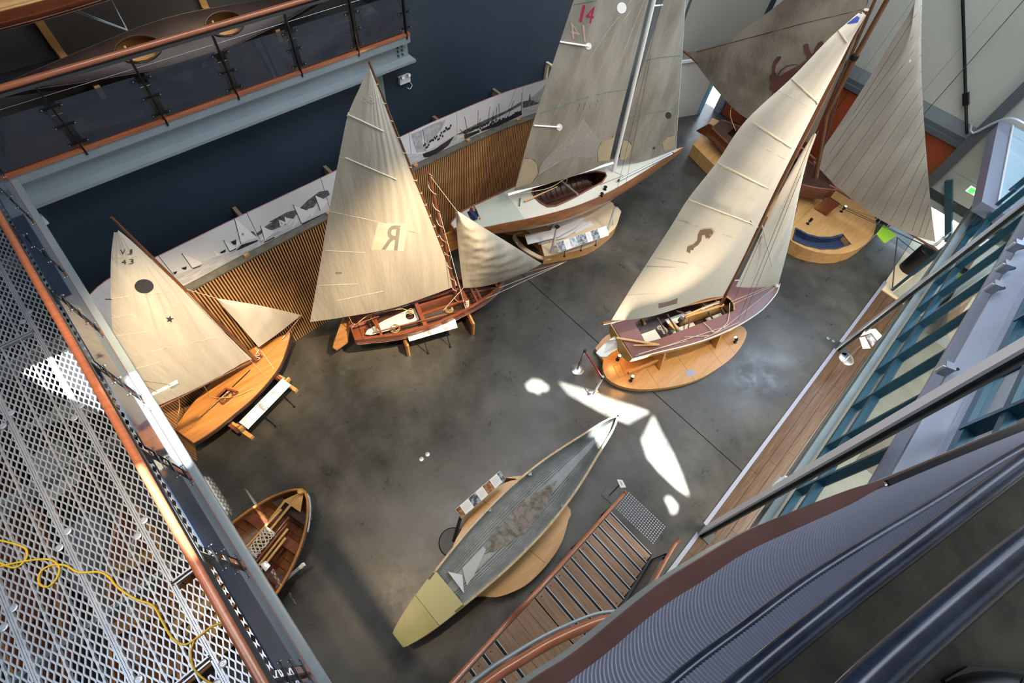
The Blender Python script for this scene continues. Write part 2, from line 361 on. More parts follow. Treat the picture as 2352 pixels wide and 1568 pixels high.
def decal(name, T, polys, m, parent, eps=.006, maxe=14, **kw):      # flat marks that lie on a curved surface
    if len(polys) > 1 and not all(len(p) == 3 and isinstance(p, tuple) for p in polys):
        for p in polys: decal(name, T, [p], m, parent, eps, maxe, **kw)
        return
    mb = MB()
    for poly in polys:
        bm = bmesh.new(); vs = [bm.verts.new((p[0], p[1], 0)) for p in poly]
        for t in tessellate_polygon([[Vector((p[0], p[1], 0)) for p in poly]]):
            try: bm.faces.new([vs[i] for i in t])
            except Exception: pass
        bm.normal_update()
        for _ in range(4):
            es = [e for e in bm.edges if e.calc_length() > maxe]
            if not es: break
            bmesh.ops.subdivide_edges(bm, edges=es, cuts=1); bmesh.ops.triangulate(bm, faces=bm.faces)
        bm.verts.index_update(); k = len(mb.v)
        P = [hit(T, v.co.x, v.co.y, eps) for v in bm.verts]
        mb.add(P, [tuple(v.index for v in f.verts) for f in bm.faces]); bm.free()
    return mb.build(name, m, parent, True, **kw)
def text_polys(txt, O, X, Y, size=1.0, bold=0):      # text drawn in a plane given by three pixels
    cu = bpy.data.curves.new('lettering', 'FONT'); cu.body = txt; cu.size = size; cu.resolution_u = 3; cu.offset = bold
    o = bpy.data.objects.new('lettering', cu); COL.objects.link(o); dg = bpy.context.evaluated_depsgraph_get(); dg.update()
    me = bpy.data.meshes.new_from_object(o.evaluated_get(dg)); out = []
    xs = [v.co.x for v in me.vertices]; ys = [v.co.y for v in me.vertices]; x0, x1, y0, y1 = min(xs), max(xs), min(ys), max(ys)
    for p in me.polygons:
        out.append([(O[0] + (X[0] - O[0]) * (me.vertices[i].co.x - x0) / (x1 - x0) + (Y[0] - O[0]) * (me.vertices[i].co.y - y0) / (y1 - y0),
                     O[1] + (X[1] - O[1]) * (me.vertices[i].co.x - x0) / (x1 - x0) + (Y[1] - O[1]) * (me.vertices[i].co.y - y0) / (y1 - y0)) for i in p.vertices])
    out = [tuple(t) for p in out for t in ([p] if len(p) == 3 else [[p[0], p[i], p[i + 1]] for i in range(1, len(p) - 1)])]
    bpy.data.objects.remove(o); bpy.data.meshes.remove(me); bpy.data.curves.remove(cu); return out
# ================================================================ setting
def yw(x): return -1.83 + .036 * (x - 3.5)
fl = st(MB().b2((-14, -13, -.3), (24, 9, -.03)).build('floor', M['concrete_rough'], loc=(0, 0, 0)))
def slab(poly, m, z=0, t=.03): return MB().prism([(x, y, z - t) for x, y in poly], (0, 0, t)).build('slab', m, fl)
slab([(-14, yw(-14)), (6.39, yw(6.39)), (6.39, 8.6), (-14, 8.6)], M['concrete'])
slab([(6.41, yw(6.41)), (13.9, yw(13.9)), (17.2, -1.2), (17.2, 7.5), (17.0, 8.6), (6.41, 8.6)], M['concrete'])
slab([(-14, yw(-14) - 1.25), (13.9, yw(13.9) - 1.25), (24, -2.7), (24, -13), (-14, -13)], M['concrete_pale'])
slab([(13.95, -3.0), (13.95, yw(13.9)), (17.2, -1.22), (24, -1.0), (24, -2.68)], M['ply_pale'])
for r in range(6):
    x = -3.0 + (r % 3) * .5; y0 = -.04 - r * .2
    while x < 13.9:
        x1 = min(x + 2.4, 13.9)
        MB().prism([(x, yw(x) + y0, -.03), (x1 - .006, yw(x1) + y0, -.03), (x1 - .006, yw(x1) + y0 - .194, -.03), (x, yw(x) + y0 - .194, -.03)], (0, 0, .032)).build('floorboard', M['floor_wood'], fl); x = x1
for i, (a, b) in enumerate([(-3, 4.62), (4.86, 11.0), (11.3, 14.3)]):
    st(MB().prism([(a, yw(a) - .03, 0), (b, yw(b) - .03, 0), (b, yw(b) + .05, 0), (a, yw(a) + .05, 0)], (0, 0, .018)).build('trim_%d' % (i + 1), M['silver']))
# dark stains and patches of the floor
def blot(x, y, a, b, ang, k=12):
    P = []
    for i in range(k):
        t = 2 * math.pi * i / k; r = 1 + random.uniform(-.2, .2); u, v = a * r * math.cos(t), b * r * math.sin(t); P.append((x + u * math.cos(ang) - v * math.sin(ang), y + u * math.sin(ang) + v * math.cos(ang), .0005))
    return P
mb = MB()
for x, y, a, b, an in [(1280, 626, .11, .05, .3), (1371, 617, .22, .06, .9), (1427, 491, .06, .04, 0), (1482, 512, .05, .03, 0), (1452, 536, .04, .02, 1), (1300, 687, .05, .05, 0), (1153, 772, .08, .008, 1), (1243, 868, .03, .02, 0), (1172, 855, .05, .03, 1)]:
    g = gz(x, y); mb.prism(blot(g.x, g.y, a, b, an), (0, 0, .0012))
mb.build('stain', mat('oil_stain', (.03, .03, .032), .3), fl, kind='stuff')
g = gz(1376, 712); MB().prism(blot(g.x, g.y, .2, .13, .5, 16), (0, 0, .003)).build('repair_patch', M['concrete_rough'], fl)
# unseen ceiling; openings added, each cut so the sun lands as one patch
ZC = 13.5
def up(p, z): return p + SUN * ((ZC - z) / SUN.z)
def hole(pts, z): return [tuple(up(gz(x, y, z), z).xy) for x, y in pts]
holes = [hole([(1281, 876), (1345, 895), (1400, 915), (1448, 930), (1492, 946), (1462, 962), (1443, 973), (1400, 957), (1345, 927), (1305, 905)], 0),
         hole([(1500, 952), (1518, 990), (1545, 1040), (1566, 1090), (1582, 1140), (1552, 1120), (1515, 1085), (1485, 1050), (1472, 1010)], 0),
         hole([(1206, 882), (1222, 870), (1240, 872), (1260, 888), (1256, 898), (1242, 897), (1238, 906), (1225, 898), (1214, 897)], 0),
         hole([(1526, 1145), (1538, 1139), (1556, 1160), (1552, 1176), (1540, 1179), (1536, 1165)], 0),
         hole([(1353, 992), (1376, 976), (1400, 963), (1423, 950), (1421, 965), (1409, 1005), (1386, 1034), (1383, 1006), (1378, 990)], .8),
         hole([(48, 850), (110, 822), (163, 803), (200, 855), (245, 945), (190, 918), (120, 895)], 4.9),
         hole([(250, 818), (270, 812), (340, 905), (380, 975), (400, 1040), (350, 1020), (310, 960), (275, 880)], 5.3),
         hole([(310, 1080), (335, 1075), (420, 1190), (470, 1270), (450, 1285), (400, 1225)], 5.9)]
ce = st(MB().plate([[(-14, -13), (17.3, -13), (17.3, 12), (-14, 12)]] + holes, .12, lambda x, y: ZC).build('ceiling', M['white_wall'], loc=(0, 0, ZC)))
# walls
wb = st(MB().b2((-14, 8.6, 0), (18, 8.8, 4.72)).b2((5.62, 8.6, 4.72), (18, 8.8, 13.5)).b2((5.62, 8.8, 4.72), (5.82, 11, 13.5)).build('wall_back', M['blue_wall'], loc=(0, 8.6, 0)))
st(MB().b2((-14, 10.9, 4.72), (5.62, 11.1, 13.5)).build('wall_alcove', mat('warm_grey_wall', (.075, .07, .062), .7)))
st(MB().b2((-14.2, -13, 0), (-14, 11, 13.5)).build('wall_left', M['blue_wall']))
st(MB().b2((-14, -13.2, 0), (24, -13, 13.5)).build('wall_front', M['white_wall']))
we = st(MB().b2((17.03, -.35, 0), (17.3, 6.1, 2.55)).build('wall_end', M['rust'], loc=(17, 3, 0)))
for y in (.5, 1.3, 2.1, 2.9, 3.7, 4.5, 5.3): MB().b2((17.0, y, .02), (17.032, y + .785, 2.5)).build('panel', M['rust'], we)
MB().b2((16.92, -.3, 2.55), (17.2, 6.2, 2.68)).b2((16.98, -.3, 2.68), (17.2, 6.2, 2.80)).build('ledge_beam', M['beam'], we)
y = -.3
while y < 6.1:
    MB().b2((17.0, y, 2.8), (17.2, min(y + 1.595, 6.15), 3.12)).build('sill_panel', M['steel'], we)
    MB().b2((17.0, y, 3.125), (17.2, min(y + 1.595, 6.15), 13.4)).build('cream_panel', M['cream'], we); y += 1.6
MB().b2((17.05, 6.08, 2.05), (17.3, 7.2, 13.4)).build('corner_panel', M['blue_wall'], we)
MB().b2((16.85, -.55, 0), (17.25, -.3, 13.4)).build('edge_column', M['beam'], we)
MB().tube([(16.9, -.22, 2.95), (16.9, 3.5, 6.95), (16.9, 7, 10.7)], .035, 8).build('brace_rod', M['black'], we, True)
MB().bar((16.88, .28, 3.5), (16.88, .48, 3.72), .1, .12).build('turnbuckle', M['black'], we)
MB().tube([(16.8, .9, .0), (16.8, .9, 9)], .008, 6).build('wire', M['dark_steel'], we, True)
y = -.56
for k, (dz, mm) in enumerate([((3.3, 13.4), 'cream'), ((2.0, 3.27), 'cream'), ((1.35, 1.97), 'cream'), ((1.1, 1.33), 'dark_steel'), ((.9, 1.08), 'cream')]):
    MB().b2((17.0, -6, dz[0]), (17.2, y, dz[1])).build('cream_panel', M[mm], we)
# oblique wall with the bright doorway
A = Vector((14.42, 7.38, 0)); B = Vector((17.08, 6.26, 0)); u = (B - A).normalized(); nn = Vector((-u.y, u.x, 0)) * .12
wo = st(MB().obox(A, u * 1.95, nn, (0, 0, 2.0)).build('wall_entry', M['white_wall'], loc=A))
MB().obox(A + Vector((0, 0, 2.08)), (B - A), nn, (0, 0, 8.5)).build('upper_panel', mat('warm_grey_panel', (.27, .265, .24), .6), wo)
MB().obox(A + Vector((0, 0, 2.0)) - nn * .5, (B - A), nn * 1.5, (0, 0, .07)).build('head_rail', M['white'], wo)
p = A + u * 1.97
MB().obox(p, u * .07, nn, (0, 0, 2.0)).obox(p + u * .14, u * .02, nn, (0, 0, 2.0)).build('door_frame', mat('pale_blue_frame', (.22, .42, .55), .4), wo)
MB().obox(B - u * .12 - nn, u * .25, nn * 2, (0, 0, 2.0)).build('door_column', M['silver'], wo)
# ground outside
st(MB().b2((17.4, -20, -.3), (40, 30, -.04)).b2((14.8, 7.6, -.02), (18, 8.6, -.01)).build('ground_outside', M['concrete_pale']))
# emergency light
def emergency(pos, nrm, side, label):
    nrm = Vector(nrm); side = Vector(side); t = thing('emergency_light', pos, label, 'light', 'white twin emergency lights'); p = Vector(pos)
    MB().obox(p - side * .13, side * .26, (0, 0, .15), nrm * .07).build('body', M['white'], t)
    for s in (-.08, .08): MB().lathe(p + side * s + Vector((0, 0, .15)) + nrm * .05, [(.02, 0), (.03, .03), (.036, .07), (.03, .08)], 12, (nrm + Vector((0, 0, .3)))).build('lamp_head', M['white'], t, True)
    return t
e = emergency((5.55, 8.6, 3.85), (0, -1, 0), (1, 0, 0), 'small white twin-head emergency light alone on the dark blue wall')
rope('cable', [(5.64, 8.55, 3.86), (5.72, 8.55, 3.75), (5.66, 8.55, 3.68), (5.6, 8.57, 3.72)], .006, M['white'], e)
emergency((12.2, 8.6, 4.35), (0, -1, 0), (1, 0, 0), 'white twin-head emergency light half hidden by the red number 14 sail')

e = ax(88, 516, 1, 8.6); emergency(tuple(e), (0, -1, 0), (1, 0, 0), 'white emergency light half hidden behind the walkway beam, upper left')
# ---------------------------------------------------------------- balcony on the back wall
bal = thing('balcony', (0, 8.5, 4.5), 'grey steel balcony edge with timber board along dark blue back wall', 'balcony')
MB().b2((-14, 8.38, 4.72), (5.66, 8.6, 4.86)).b2((-14, 8.50, 4.40), (5.66, 8.54, 4.72)).b2((-14, 8.30, 4.36), (5.70, 8.6, 4.41)).build('steel_beam', M['steel'], bal)
MB().b2((-14, 8.36, 4.86), (5.66, 8.50, 4.90)).build('kick_board', M['rail_wood'], bal)
MB().b2((-14, 8.50, 4.86), (5.62, 10.9, 4.885)).build('deck', M['dark_steel'], bal)
for i in range(3):
    for j in range(2): MB().lathe((5.42 + j * .1, 8.5, 4.48 + i * .08), [(.022, 0), (.022, .03), (.012, .035)], 6, (0, -1, 0)).build('bolt', M['dark_steel'], bal)
MB().b2((4.75, 8.52, 0), (5.02, 8.6, 4.36)).build('pier', M['steel'], bal)
MB().b2((-14, 8.405, 5.80), (5.65, 8.475, 5.84)).build('rail_backing', M['dark_steel'], bal)
for z in (5.66, 5.40): MB().tube([(-14, 8.44, z), (5.6, 8.44, z)], .004, 6).build('cable', M['chrome'], bal)
def railing(t, pts, zb, zt, gl, axis_n, hr=.035):
    pass
px_ = [-4.75 + 1.157 * k for k in range(0, 9)] + [5.58]
for i, x in enumerate(px_):
    po = MB().b2((x - .012, 8.36, 4.80), (x + .012, 8.42, 5.80)).build('post', M['black'], bal)
    mb = MB()
    for z in (4.98, 5.25, 5.52): mb.b2((x - .13, 8.385, z), (x + .13, 8.40, z + .03))
    mb.build('clamp', M['black'], po, kind='stuff')
    mb = MB()
    for z in (4.98, 5.25, 5.52):
        for s in (-.12, .12): mb.lathe((x + s, 8.385, z + .015), [(.011, 0), (.010, .010), (.004, .012)], 10, (0, -1, 0))
    mb.build('button', M['chrome'], po, True, kind='stuff')
    if i < len(px_) - 1:
        MB().b2((x + .07, 8.40, 4.93), (px_[i + 1] - .07, 8.412, 5.58)).build('glass_panel', M['dark_glass'], bal)
MB().tube([(-14, 8.42, 5.90), (5.66, 8.42, 5.90)], .040, 12).build('handrail', M['rail_wood'], bal, True)

# ---------------------------------------------------------------- walkway on the left
wk = thing('walkway', (-2.5, 3.5, 4.7), 'raised walkway of galvanised expanded-metal planks along the left edge', 'walkway')
XW = -1.12
MB().b2((-1.18, -3.2, 4.40), (-1.15, 8.28, 4.83)).b2((-1.26, -3.2, 4.38), (-1.13, 8.28, 4.41)).b2((-1.16, -3.2, 4.83), (-1.005, 8.28, 4.87)).build('steel_beam', M['steel'], wk)
MB().b2((-1.16, -3.2, 4.87), (-1.08, 8.28, 4.90)).build('kick_board', M['rail_dark'], wk)
for y in [-2.4 + 1.55 * k for k in range(8)]:
    MB().b2((-6.4, y, 4.66), (-1.14, y + .05, 4.83)).build('bearer', M['steel'], wk)
# expanded metal planks run lengthways, ribs along them
def plank(x0, x1, y0, y1):
    mb = MB(); dx = .030; dy = .11; z = 4.87; nx = max(2, int(round((x1 - x0 - .05) / dx)))
    dx = (x1 - x0 - .05) / nx; ny = int((y1 - y0) / dy)
    for i in range(nx + 1):
        x = x0 + .025 + i * dx
        for j in range(ny * 2):
            a = (x + (dx * .36 if j % 2 == (i % 2) else -dx * .36), y0 + j * dy / 2); b = (x + (dx * .36 if (j + 1) % 2 == (i % 2) else -dx * .36), y0 + (j + 1) * dy / 2)
            if abs(a[0] - (x0 + x1) / 2) > (x1 - x0) / 2 - .012: continue
            w = .0068; h = .012
            V = [(a[0] - w, a[1], z), (a[0] + w, a[1], z), (b[0] + w, b[1], z), (b[0] - w, b[1], z)]; V2 = [(p[0], p[1], z - h) for p in V]
            mb.add(V + V2, [(0, 1, 2, 3), (0, 3, 7, 4), (1, 5, 6, 2)])
            if j % 2 == 0 and i < nx:      # the knuckle that joins neighbouring strands
                pass
    for i in range(0, nx + 1, 6): x = x0 + .025 + i * dx; mb.b2((x - .006, y0, z - .03), (x + .006, y1, z + .003))
    mb.b2((x0 + .002, y0, z - .04), (x0 + .016, y1, z + .006)).b2((x1 - .016, y0, z - .04), (x1 - .002, y1, z + .006))
    mb.b2((x0, y0 + .002, z - .04), (x1, y0 + .016, z + .006)).b2((x0, y1 - .016, z - .04), (x1, y1 - .002, z + .006))
    return mb.build('grating_plank', M['galv'], wk, kind='stuff')
xe = [-1.18, -1.63, -2.17, -2.71, -3.25, -3.79, -4.33, -4.87, -5.41]; ends = {0: [-2.4, 2.1, 8.2], 1: [-2.4, 1.35, 5.6, 8.2], 2: [-2.4, .7, 4.6, 8.2]}
cl = []
for i in range(len(xe) - 1):
    E_ = ends[i % 3]
    for a, b in zip(E_, E_[1:]): plank(xe[i + 1], xe[i], a + .01, b - .01)
ring = MB().lathe((0, 0, 0), [(.034, 0), (.034, .006), (.024, .009), (.022, .004), (.012, .004), (.010, .010), (.002, .011)], 14)
for i, x in enumerate(xe[1:-1]):
    for y in [-1.9 + 1.55 * k + (i % 2) * .35 for k in range(7)]:
        for dx, dy in ((-.05, -.06), (.05, .04)):
            o = MB(); o.v = [v + Vector((x + dx, y + dy, 4.878)) for v in ring.v]; o.f = ring.f
            o.build('grating_clip', M['galv'], wk, True)
# balustrade of the walkway
br = thing('walkway_balustrade', (-1.12, 3, 4.9), 'glass balustrade with long varnished handrail beside the metal grating', 'balustrade')
MB().tube(smoothline([(-1.14, -3.2, 5.92), (-1.12, 1, 5.93), (-1.10, 4, 5.93), (-1.10, 8.36, 5.92)], 30), .034, 12).build('handrail', M['rail_wood'], br, True)
MB().b2((-1.135, -3.2, 5.80), (-1.085, 8.3, 5.835)).build('rail_backing', M['dark_steel'], br)
for z in (5.68, 5.45): MB().tube([(-1.13, -3.2, z), (-1.13, 8.3, z)], .005, 6).build('cable', M['chrome'], br)
py = [-2.56 + 1.085 * k for k in range(11)]
for i, y in enumerate(py):
    po = MB().obox((-1.135, y - .010, 4.88), (.05, 0, 0), (0, .020, 0), (0, 0, .93)).build('post', M['black'], br)
    mb = MB(); m2 = MB()
    for z in (5.0, 5.27, 5.52):
        mb.b2((-1.09, y - .13, z), (-1.075, y + .13, z + .03))
        for s in (-.12, .12): m2.lathe((-1.09, y + s, z + .015), [(.010, 0), (.009, .010), (.004, .012)], 10, (-1, 0, 0)); m2.lathe((-1.07, y + s, z + .015), [(.010, 0), (.009, .010), (.004, .012)], 10, (1, 0, 0))
    mb.build('clamp', M['black'], po, kind='stuff'); m2.build('button', M['chrome'], po, True, kind='stuff')
    if i < len(py) - 1: MB().b2((-1.088, y + .07, 4.94), (-1.076, py[i + 1] - .07, 5.70)).build('glass_panel', M['blue_panel'], br)
# yellow cord lying on the grating
cord = [(-20, 1238), (20, 1245), (58, 1260), (58, 1285), (35, 1303), (5, 1295), (-20, 1280)]
c2 = [(0, 1300), (60, 1288), (110, 1284), (135, 1300), (132, 1325), (110, 1347), (90, 1340), (92, 1315), (115, 1298), (150, 1298), (180, 1314), (225, 1313), (250, 1325), (270, 1348), (310, 1375), (350, 1390), (372, 1425), (395, 1465), (425, 1480), (455, 1462), (490, 1436), (530, 1425), (548, 1419)]
c3 = [(445, 1472), (438, 1500), (445, 1535), (470, 1560), (500, 1575)]
yc = thing('extension_cord', tuple(gz(200, 1310, 4.89)), 'yellow cord trailing in loops over the metal grating', 'cord')
for c in (cord, c2, c3, [(515, 1428), (530, 1448), (552, 1452)]): rope('cord', [gz(x, y, 4.885) + Vector((0, 0, .004 * math.sin(i * 2.1))) for i, (x, y) in enumerate(c)], .0085, M['yellow'], yc, 6, 90)

# ---------------------------------------------------------------- glazed wall on the right
def yg(x): return yw(x) - .12
gw = thing('glazed_wall', (9, -1.9, 2.2), 'tall blue-framed glass wall carried above the timber floor strip', 'glass wall')
def hb(z0, z1, d0, d1, x0, x1, m, name='rail'): return MB().prism([(x0, yg(x0) - d0, z0), (x1, yg(x1) - d0, z0), (x1, yg(x1) - d1, z0), (x0, yg(x0) - d1, z0)], (0, 0, z1 - z0)).build(name, M[m], gw)
hb(2.20, 2.24, -.02, .26, 1.5, 16.6, 'column', 'bottom_channel'); hb(2.24, 2.42, .0, .02, 1.5, 16.6, 'column', 'bottom_channel'); hb(2.42, 2.46, -.02, .10, 1.5, 16.6, 'steel', 'bottom_channel')
hb(2.46, 2.54, .14, .24, 1.5, 16.6, 'mullion'); hb(2.98, 3.06, .14, .26, 1.5, 16.6, 'mullion'); hb(4.62, 4.74, .13, .27, 1.5, 16.6, 'mullion')
hb(5.30, 5.34, -.06, .30, 1.5, 16.6, 'silver', 'floor_beam'); hb(4.92, 5.30, .10, .13, 1.5, 16.6, 'silver', 'floor_beam'); hb(4.88, 4.92, -.02, .30, 1.5, 16.6, 'silver', 'floor_beam'); hb(5.34, 5.36, .2, .3, 1.5, 16.6, 'silver', 'floor_beam')
hb(5.36, 5.46, .26, .38, 1.5, 16.6, 'mullion'); hb(5.86, 5.94, .27, .37, 1.5, 16.6, 'mullion'); hb(7.2, 7.32, .26, .38, 1.5, 16.6, 'mullion')
gx = [2.05 + 1.06 * k for k in range(14)]
for i, x in enumerate(gx):
    y = yg(x)
    MB().b2((x - .03, y - .26, 2.5), (x + .03, y - .13, 4.65)).build('mullion', M['mullion'], gw)
    if x > 3.0: MB().b2((x - .035, y - .39, 5.4), (x + .035, y - .25, 7.3)).build('mullion', M['mullion'], gw)
    if i < len(gx) - 1:
        x1 = gx[i + 1]; y1 = yg(x1)
        for z0, z1, d in ((2.54, 2.98, .19), (3.06, 4.62, .19), (5.46, 5.86, .32), (5.94, 7.2, .32)):
            if z0 > 5 and x < 3: continue
            MB().prism([(x + .03, y - d, z0), (x1 - .03, y1 - d, z0), (x1 - .03, y1 - d - .01, z0), (x + .03, y - d - .01, z0)], (0, 0, z1 - z0)).build('pane', M['glass'], gw)
def column(x, label, lean=0):
    y = yw(x); t = thing('steel_column', (x, y - .12, 0), label, 'column')
    L_ = Vector((0, lean * 9.5, 9.5)); o = lambda a, b, w, d: MB().obox((x + a, y + b, 0), (w, 0, 0), (0, d, 0), L_)
    o(-.13, -.03, .26, .03).build('flange', mat('lit_flange_steel', (.62, .65, .74), .4, .0), t); o(-.01, -.09, .02, .06).build('web', M['column'], t); o(-.13, -.11, .26, .02).build('flange', M['column'], t)  # front flange is paler: light on that face put into its colour
    MB().b2((x - .12, y - .26, 0), (x + .12, y + .03, .02)).build('base_plate', M['dark_steel'], t); return t
column(4.72, 'grey-green steel column nearer the stairs, foot on the timber floor edge', .04)
column(11.12, 'grey-green steel column further away, beside the round-based lectern')
# upper floor behind the glass
sl2 = st(MB().b2((-2, -9, 4.95), (24, -2.3, 5.28)).build('floor_upper', M['silver']))
tag(st(MB().b2((3.2, -9, 5.28), (24, -2.32, 5.31)).build('floor_carpet', M['carpet'])))
# small floodlights on the silver beam
fx = [(2171, 852), (2192, 800), (2281, 664), (2306, 618), (2330, 570)]
for i, (x, y) in enumerate([fx[0], fx[2], fx[3], fx[4]]):
    p = ax(x, y, 2, 5.42)
    wds = ['nearest the camera on the silver beam, alone', 'second from the camera on the silver beam', 'third from the camera on the silver beam', 'farthest from the camera on the silver beam'][i]
    t = thing('floodlight', (p.x, p.y, 5.34), 'small grey box floodlight, ' + wds, 'light', 'floodlights on the beam')
    MB().box((p.x, p.y + .02, 5.45), (.10, .10, .16), .4).build('housing', M['silver'], t)
    MB().bar((p.x + .04, p.y - .02, 5.37), (p.x + .16, p.y - .10, 5.42), .03, .03).build('bracket', M['black'], t)
    MB().box((p.x - .045, p.y + .045, 5.45), (.012, .08, .13), .4).build('lens', M['white'], t)
# ================================================================ batten screen and printed frieze
ZM = 2.86
top = [gz(x, y, ZM + .8) for x, y in [(192, 700), (215, 668), (250, 640), (300, 614), (355, 592), (550, 497), (765, 395), (925, 312), (1060, 252), (1160, 212), (1255, 182), (1330, 158)]]
cur = smoothline([Vector((-2.02, 5.95, 0)), Vector((-1.84, 6.37, 0))] + [Vector((p.x, p.y, 0)) for p in top], 400)
def cv_at(s):
    s = max(0, min(1, s)) * (len(cur) - 1); i = min(int(s), len(cur) - 2); f = s - i; p = cur[i].lerp(cur[i + 1], f); t = (cur[i + 1] - cur[i]).normalized(); return p, t
LC = sum((b - a).length for a, b in zip(cur, cur[1:]))
sc = thing('batten_screen', (3, 7.1, 0), 'long curved screen of upright timber battens below the photo frieze', 'screen')
slat_me = None
n = int(LC / .052)
bk = []
for i in range(n + 1):
    p, t = cv_at(i / n); nr = Vector((t.y, -t.x, 0)); q = p + nr * .13; bk.append(p + nr * .09)
    if i > 292: continue
    if slat_me is None:
        o = MB().b2((-.0135, -.015, .01), (.0135, .015, ZM - .02)).build('batten', M['slat'], sc, loc=None); o.data.transform(Matrix.Translation(WL['batten_screen'] if 0 else world_loc(sc))); slat_me = o.data
    else:
        o = bpy.data.objects.new('batten', slat_me); COL.objects.link(o); o.parent = sc
    o.location = q - world_loc(sc); o.rotation_euler = (0, 0, math.atan2(t.y, t.x) + random.uniform(-.04, .04)); WL[o.name] = q
bk = resample(bk, 80)
MB().grid([[p + Vector((0, 0, .02)) for p in bk], [p + Vector((0, 0, ZM - .05)) for p in bk]], .02).build('backing', mat('black_backing', (.012, .010, .009), .9), sc)
lo = []; hi = []
for k in range(81):
    p, t = cv_at(k / 80); nr = Vector((t.y, -t.x, 0)); lo.append(p + nr * .155 + Vector((0, 0, ZM - .02))); hi.append(p - nr * .02 + Vector((0, 0, ZM - .02)))
MB().grid([lo, hi], .03, (0, 0, 1)).build('ledge', mat('weathered_ledge', (.075, .068, .052), .8, 0, (.12, .11, .085), 6), sc)
for s in (.14, .30, .44, .62, .74, .86):
    p, t = cv_at(s); nr = Vector((t.y, -t.x, 0)); MB().box(p + nr * .06 + Vector((0, 0, ZM + .03)), (.09, .06, .05), math.atan2(t.y, t.x)).build('block', M['slat'], sc)
fr = thing('photo_frieze', (3, 7.2, ZM), 'long black-and-white photo frieze of old sailing boats above the battens', 'picture')
def s_of(px_, py_):
    q = gz(px_, py_, ZM + .02); return min(range(len(cur)), key=lambda i: (cur[i].xy - q.xy).length) / (len(cur) - 1)
joints = [0, s_of(420, 660), s_of(602, 563), s_of(765, 490), s_of(955, 384), s_of(1052, 332), s_of(1200, 275), 1]
fm = mat('frieze_print', (.60, .61, .64), .4, 0, (.68, .69, .72), .8)
allv = MB()
for a, b in zip(joints, joints[1:]):
    L1 = []; H1 = []
    for k in range(17):
        p, t = cv_at(a + .0004 + (b - a - .0008) * k / 16); L1.append(p + Vector((0, 0, ZM + .02))); H1.append(p + Vector((0, 0, ZM + .80)))
    MB().grid([L1, H1], .012).build('photo_panel', fm, fr); allv.grid([L1, H1])
    MB().tube([p + Vector((0, 0, .003)) for p in H1], .004, 5).build('edge_strip', M['crimson'], fr)
TF = BVHTree.FromPolygons(allv.v, allv.f)
def c1(l): return [(330 + x / 4.704, 500 + y / 4.704) for x, y in l]
def c2_(l): return [(784 + x / 3, y / 3) for x, y in l]
def c0(l): return [(x / 3, y / 3) for x, y in l]
water = mat('print_water', (.34, .35, .38), .4, 0, (.62, .63, .67), 5, (1, 1, 9), .3, .62); hill = mat('print_hills', (.035, .038, .04), .5, 0, (.16, .165, .17), 12)
decal('printed_water', TF, [c1([(300, 640), (330, 618), (500, 560), (620, 480), (760, 430), (1000, 350), (1230, 245), (1235, 322), (900, 490), (430, 722)]), c1([(1245, 240), (1450, 150), (1700, 60), (1905, -20), (1900, 0), (1275, 302)]), [(x / 3 + 0, 523 + y / 3) for x, y in [(600, 560), (690, 600), (740, 650), (775, 700), (785, 800), (700, 700)]],
    c2_([(440, 1060), (560, 1060), (800, 920), (800, 1010), (500, 1150)]), c2_([(806, 950), (950, 920), (1240, 760), (1242, 800), (806, 1005)]), c2_([(1250, 740), (1350, 700), (1420, 680), (1400, 745), (1250, 800)])], water, fr, .003)
decal('printed_hills', TF, [c1([(1150, 145), (1190, 150), (1215, 190), (1220, 215), (1150, 165)]), c1([(1215, 170), (1270, 130), (1330, 80), (1420, 30), (1500, 0), (1640, -30), (1600, 40), (1500, 90), (1400, 130), (1300, 150), (1230, 200)]), c0([(2060, 1440), (2120, 1380), (2200, 1320), (2260, 1310), (2275, 1340), (2180, 1400), (2150, 1440), (2090, 1450)]), c0([(1850, 1530), (1980, 1460), (2060, 1440), (2060, 1470), (1930, 1530)]),
    c2_([(790, 930), (860, 890), (960, 840), (1140, 760), (1240, 700), (1240, 725), (1000, 850), (880, 915)]), c2_([(1250, 700), (1290, 690), (1300, 640), (1308, 690), (1360, 680), (1360, 715), (1250, 745)])], hill, fr, .004)
white_p = mat('print_white', (.80, .80, .82), .4); grey_p = mat('print_mid_grey', (.30, .30, .32), .4, 0, (.5, .5, .52), 10); black_p = mat('print_black', (.02, .02, .025), .4)
sails = [c1(l) for l in [[(415, 385), (640, 490), (525, 545)], [(980, 0), (1225, 212), (1050, 275)], [(1262, 85), (1410, 150), (1310, 240)], [(1005, 235), (1045, 275), (1000, 330)], [(860, 240), (1000, 320), (930, 365)], [(760, 350), (830, 400), (785, 415)], [(1470, 20), (1540, 50), (1490, 110)], [(1560, 0), (1640, 20), (1560, 90)], [(1650, -20), (1670, 40), (1600, 120)], [(1300, 170), (1320, 235), (1260, 240)]]]
sails += [c0(l) for l in [[(2020, 1415), (2150, 1465), (2080, 1540)], [(2170, 1345), (2262, 1385), (2210, 1450)], [(1960, 1490), (2010, 1520), (1970, 1550)], [(2120, 1440), (2190, 1420), (2150, 1500)], [(1920, 1510), (1950, 1540), (1930, 1560)]]]
decal('printed_sails', TF, sails, white_p, fr, .006)
decal('printed_sails', TF, [c2_([(480, 925), (560, 890), (560, 985), (590, 1040), (520, 1050)]), c2_([(565, 885), (640, 850), (720, 825), (690, 890), (590, 1005)]), c2_([(1300, 680), (1370, 620), (1430, 560), (1400, 660), (1380, 720)])], grey_p, fr, .006)
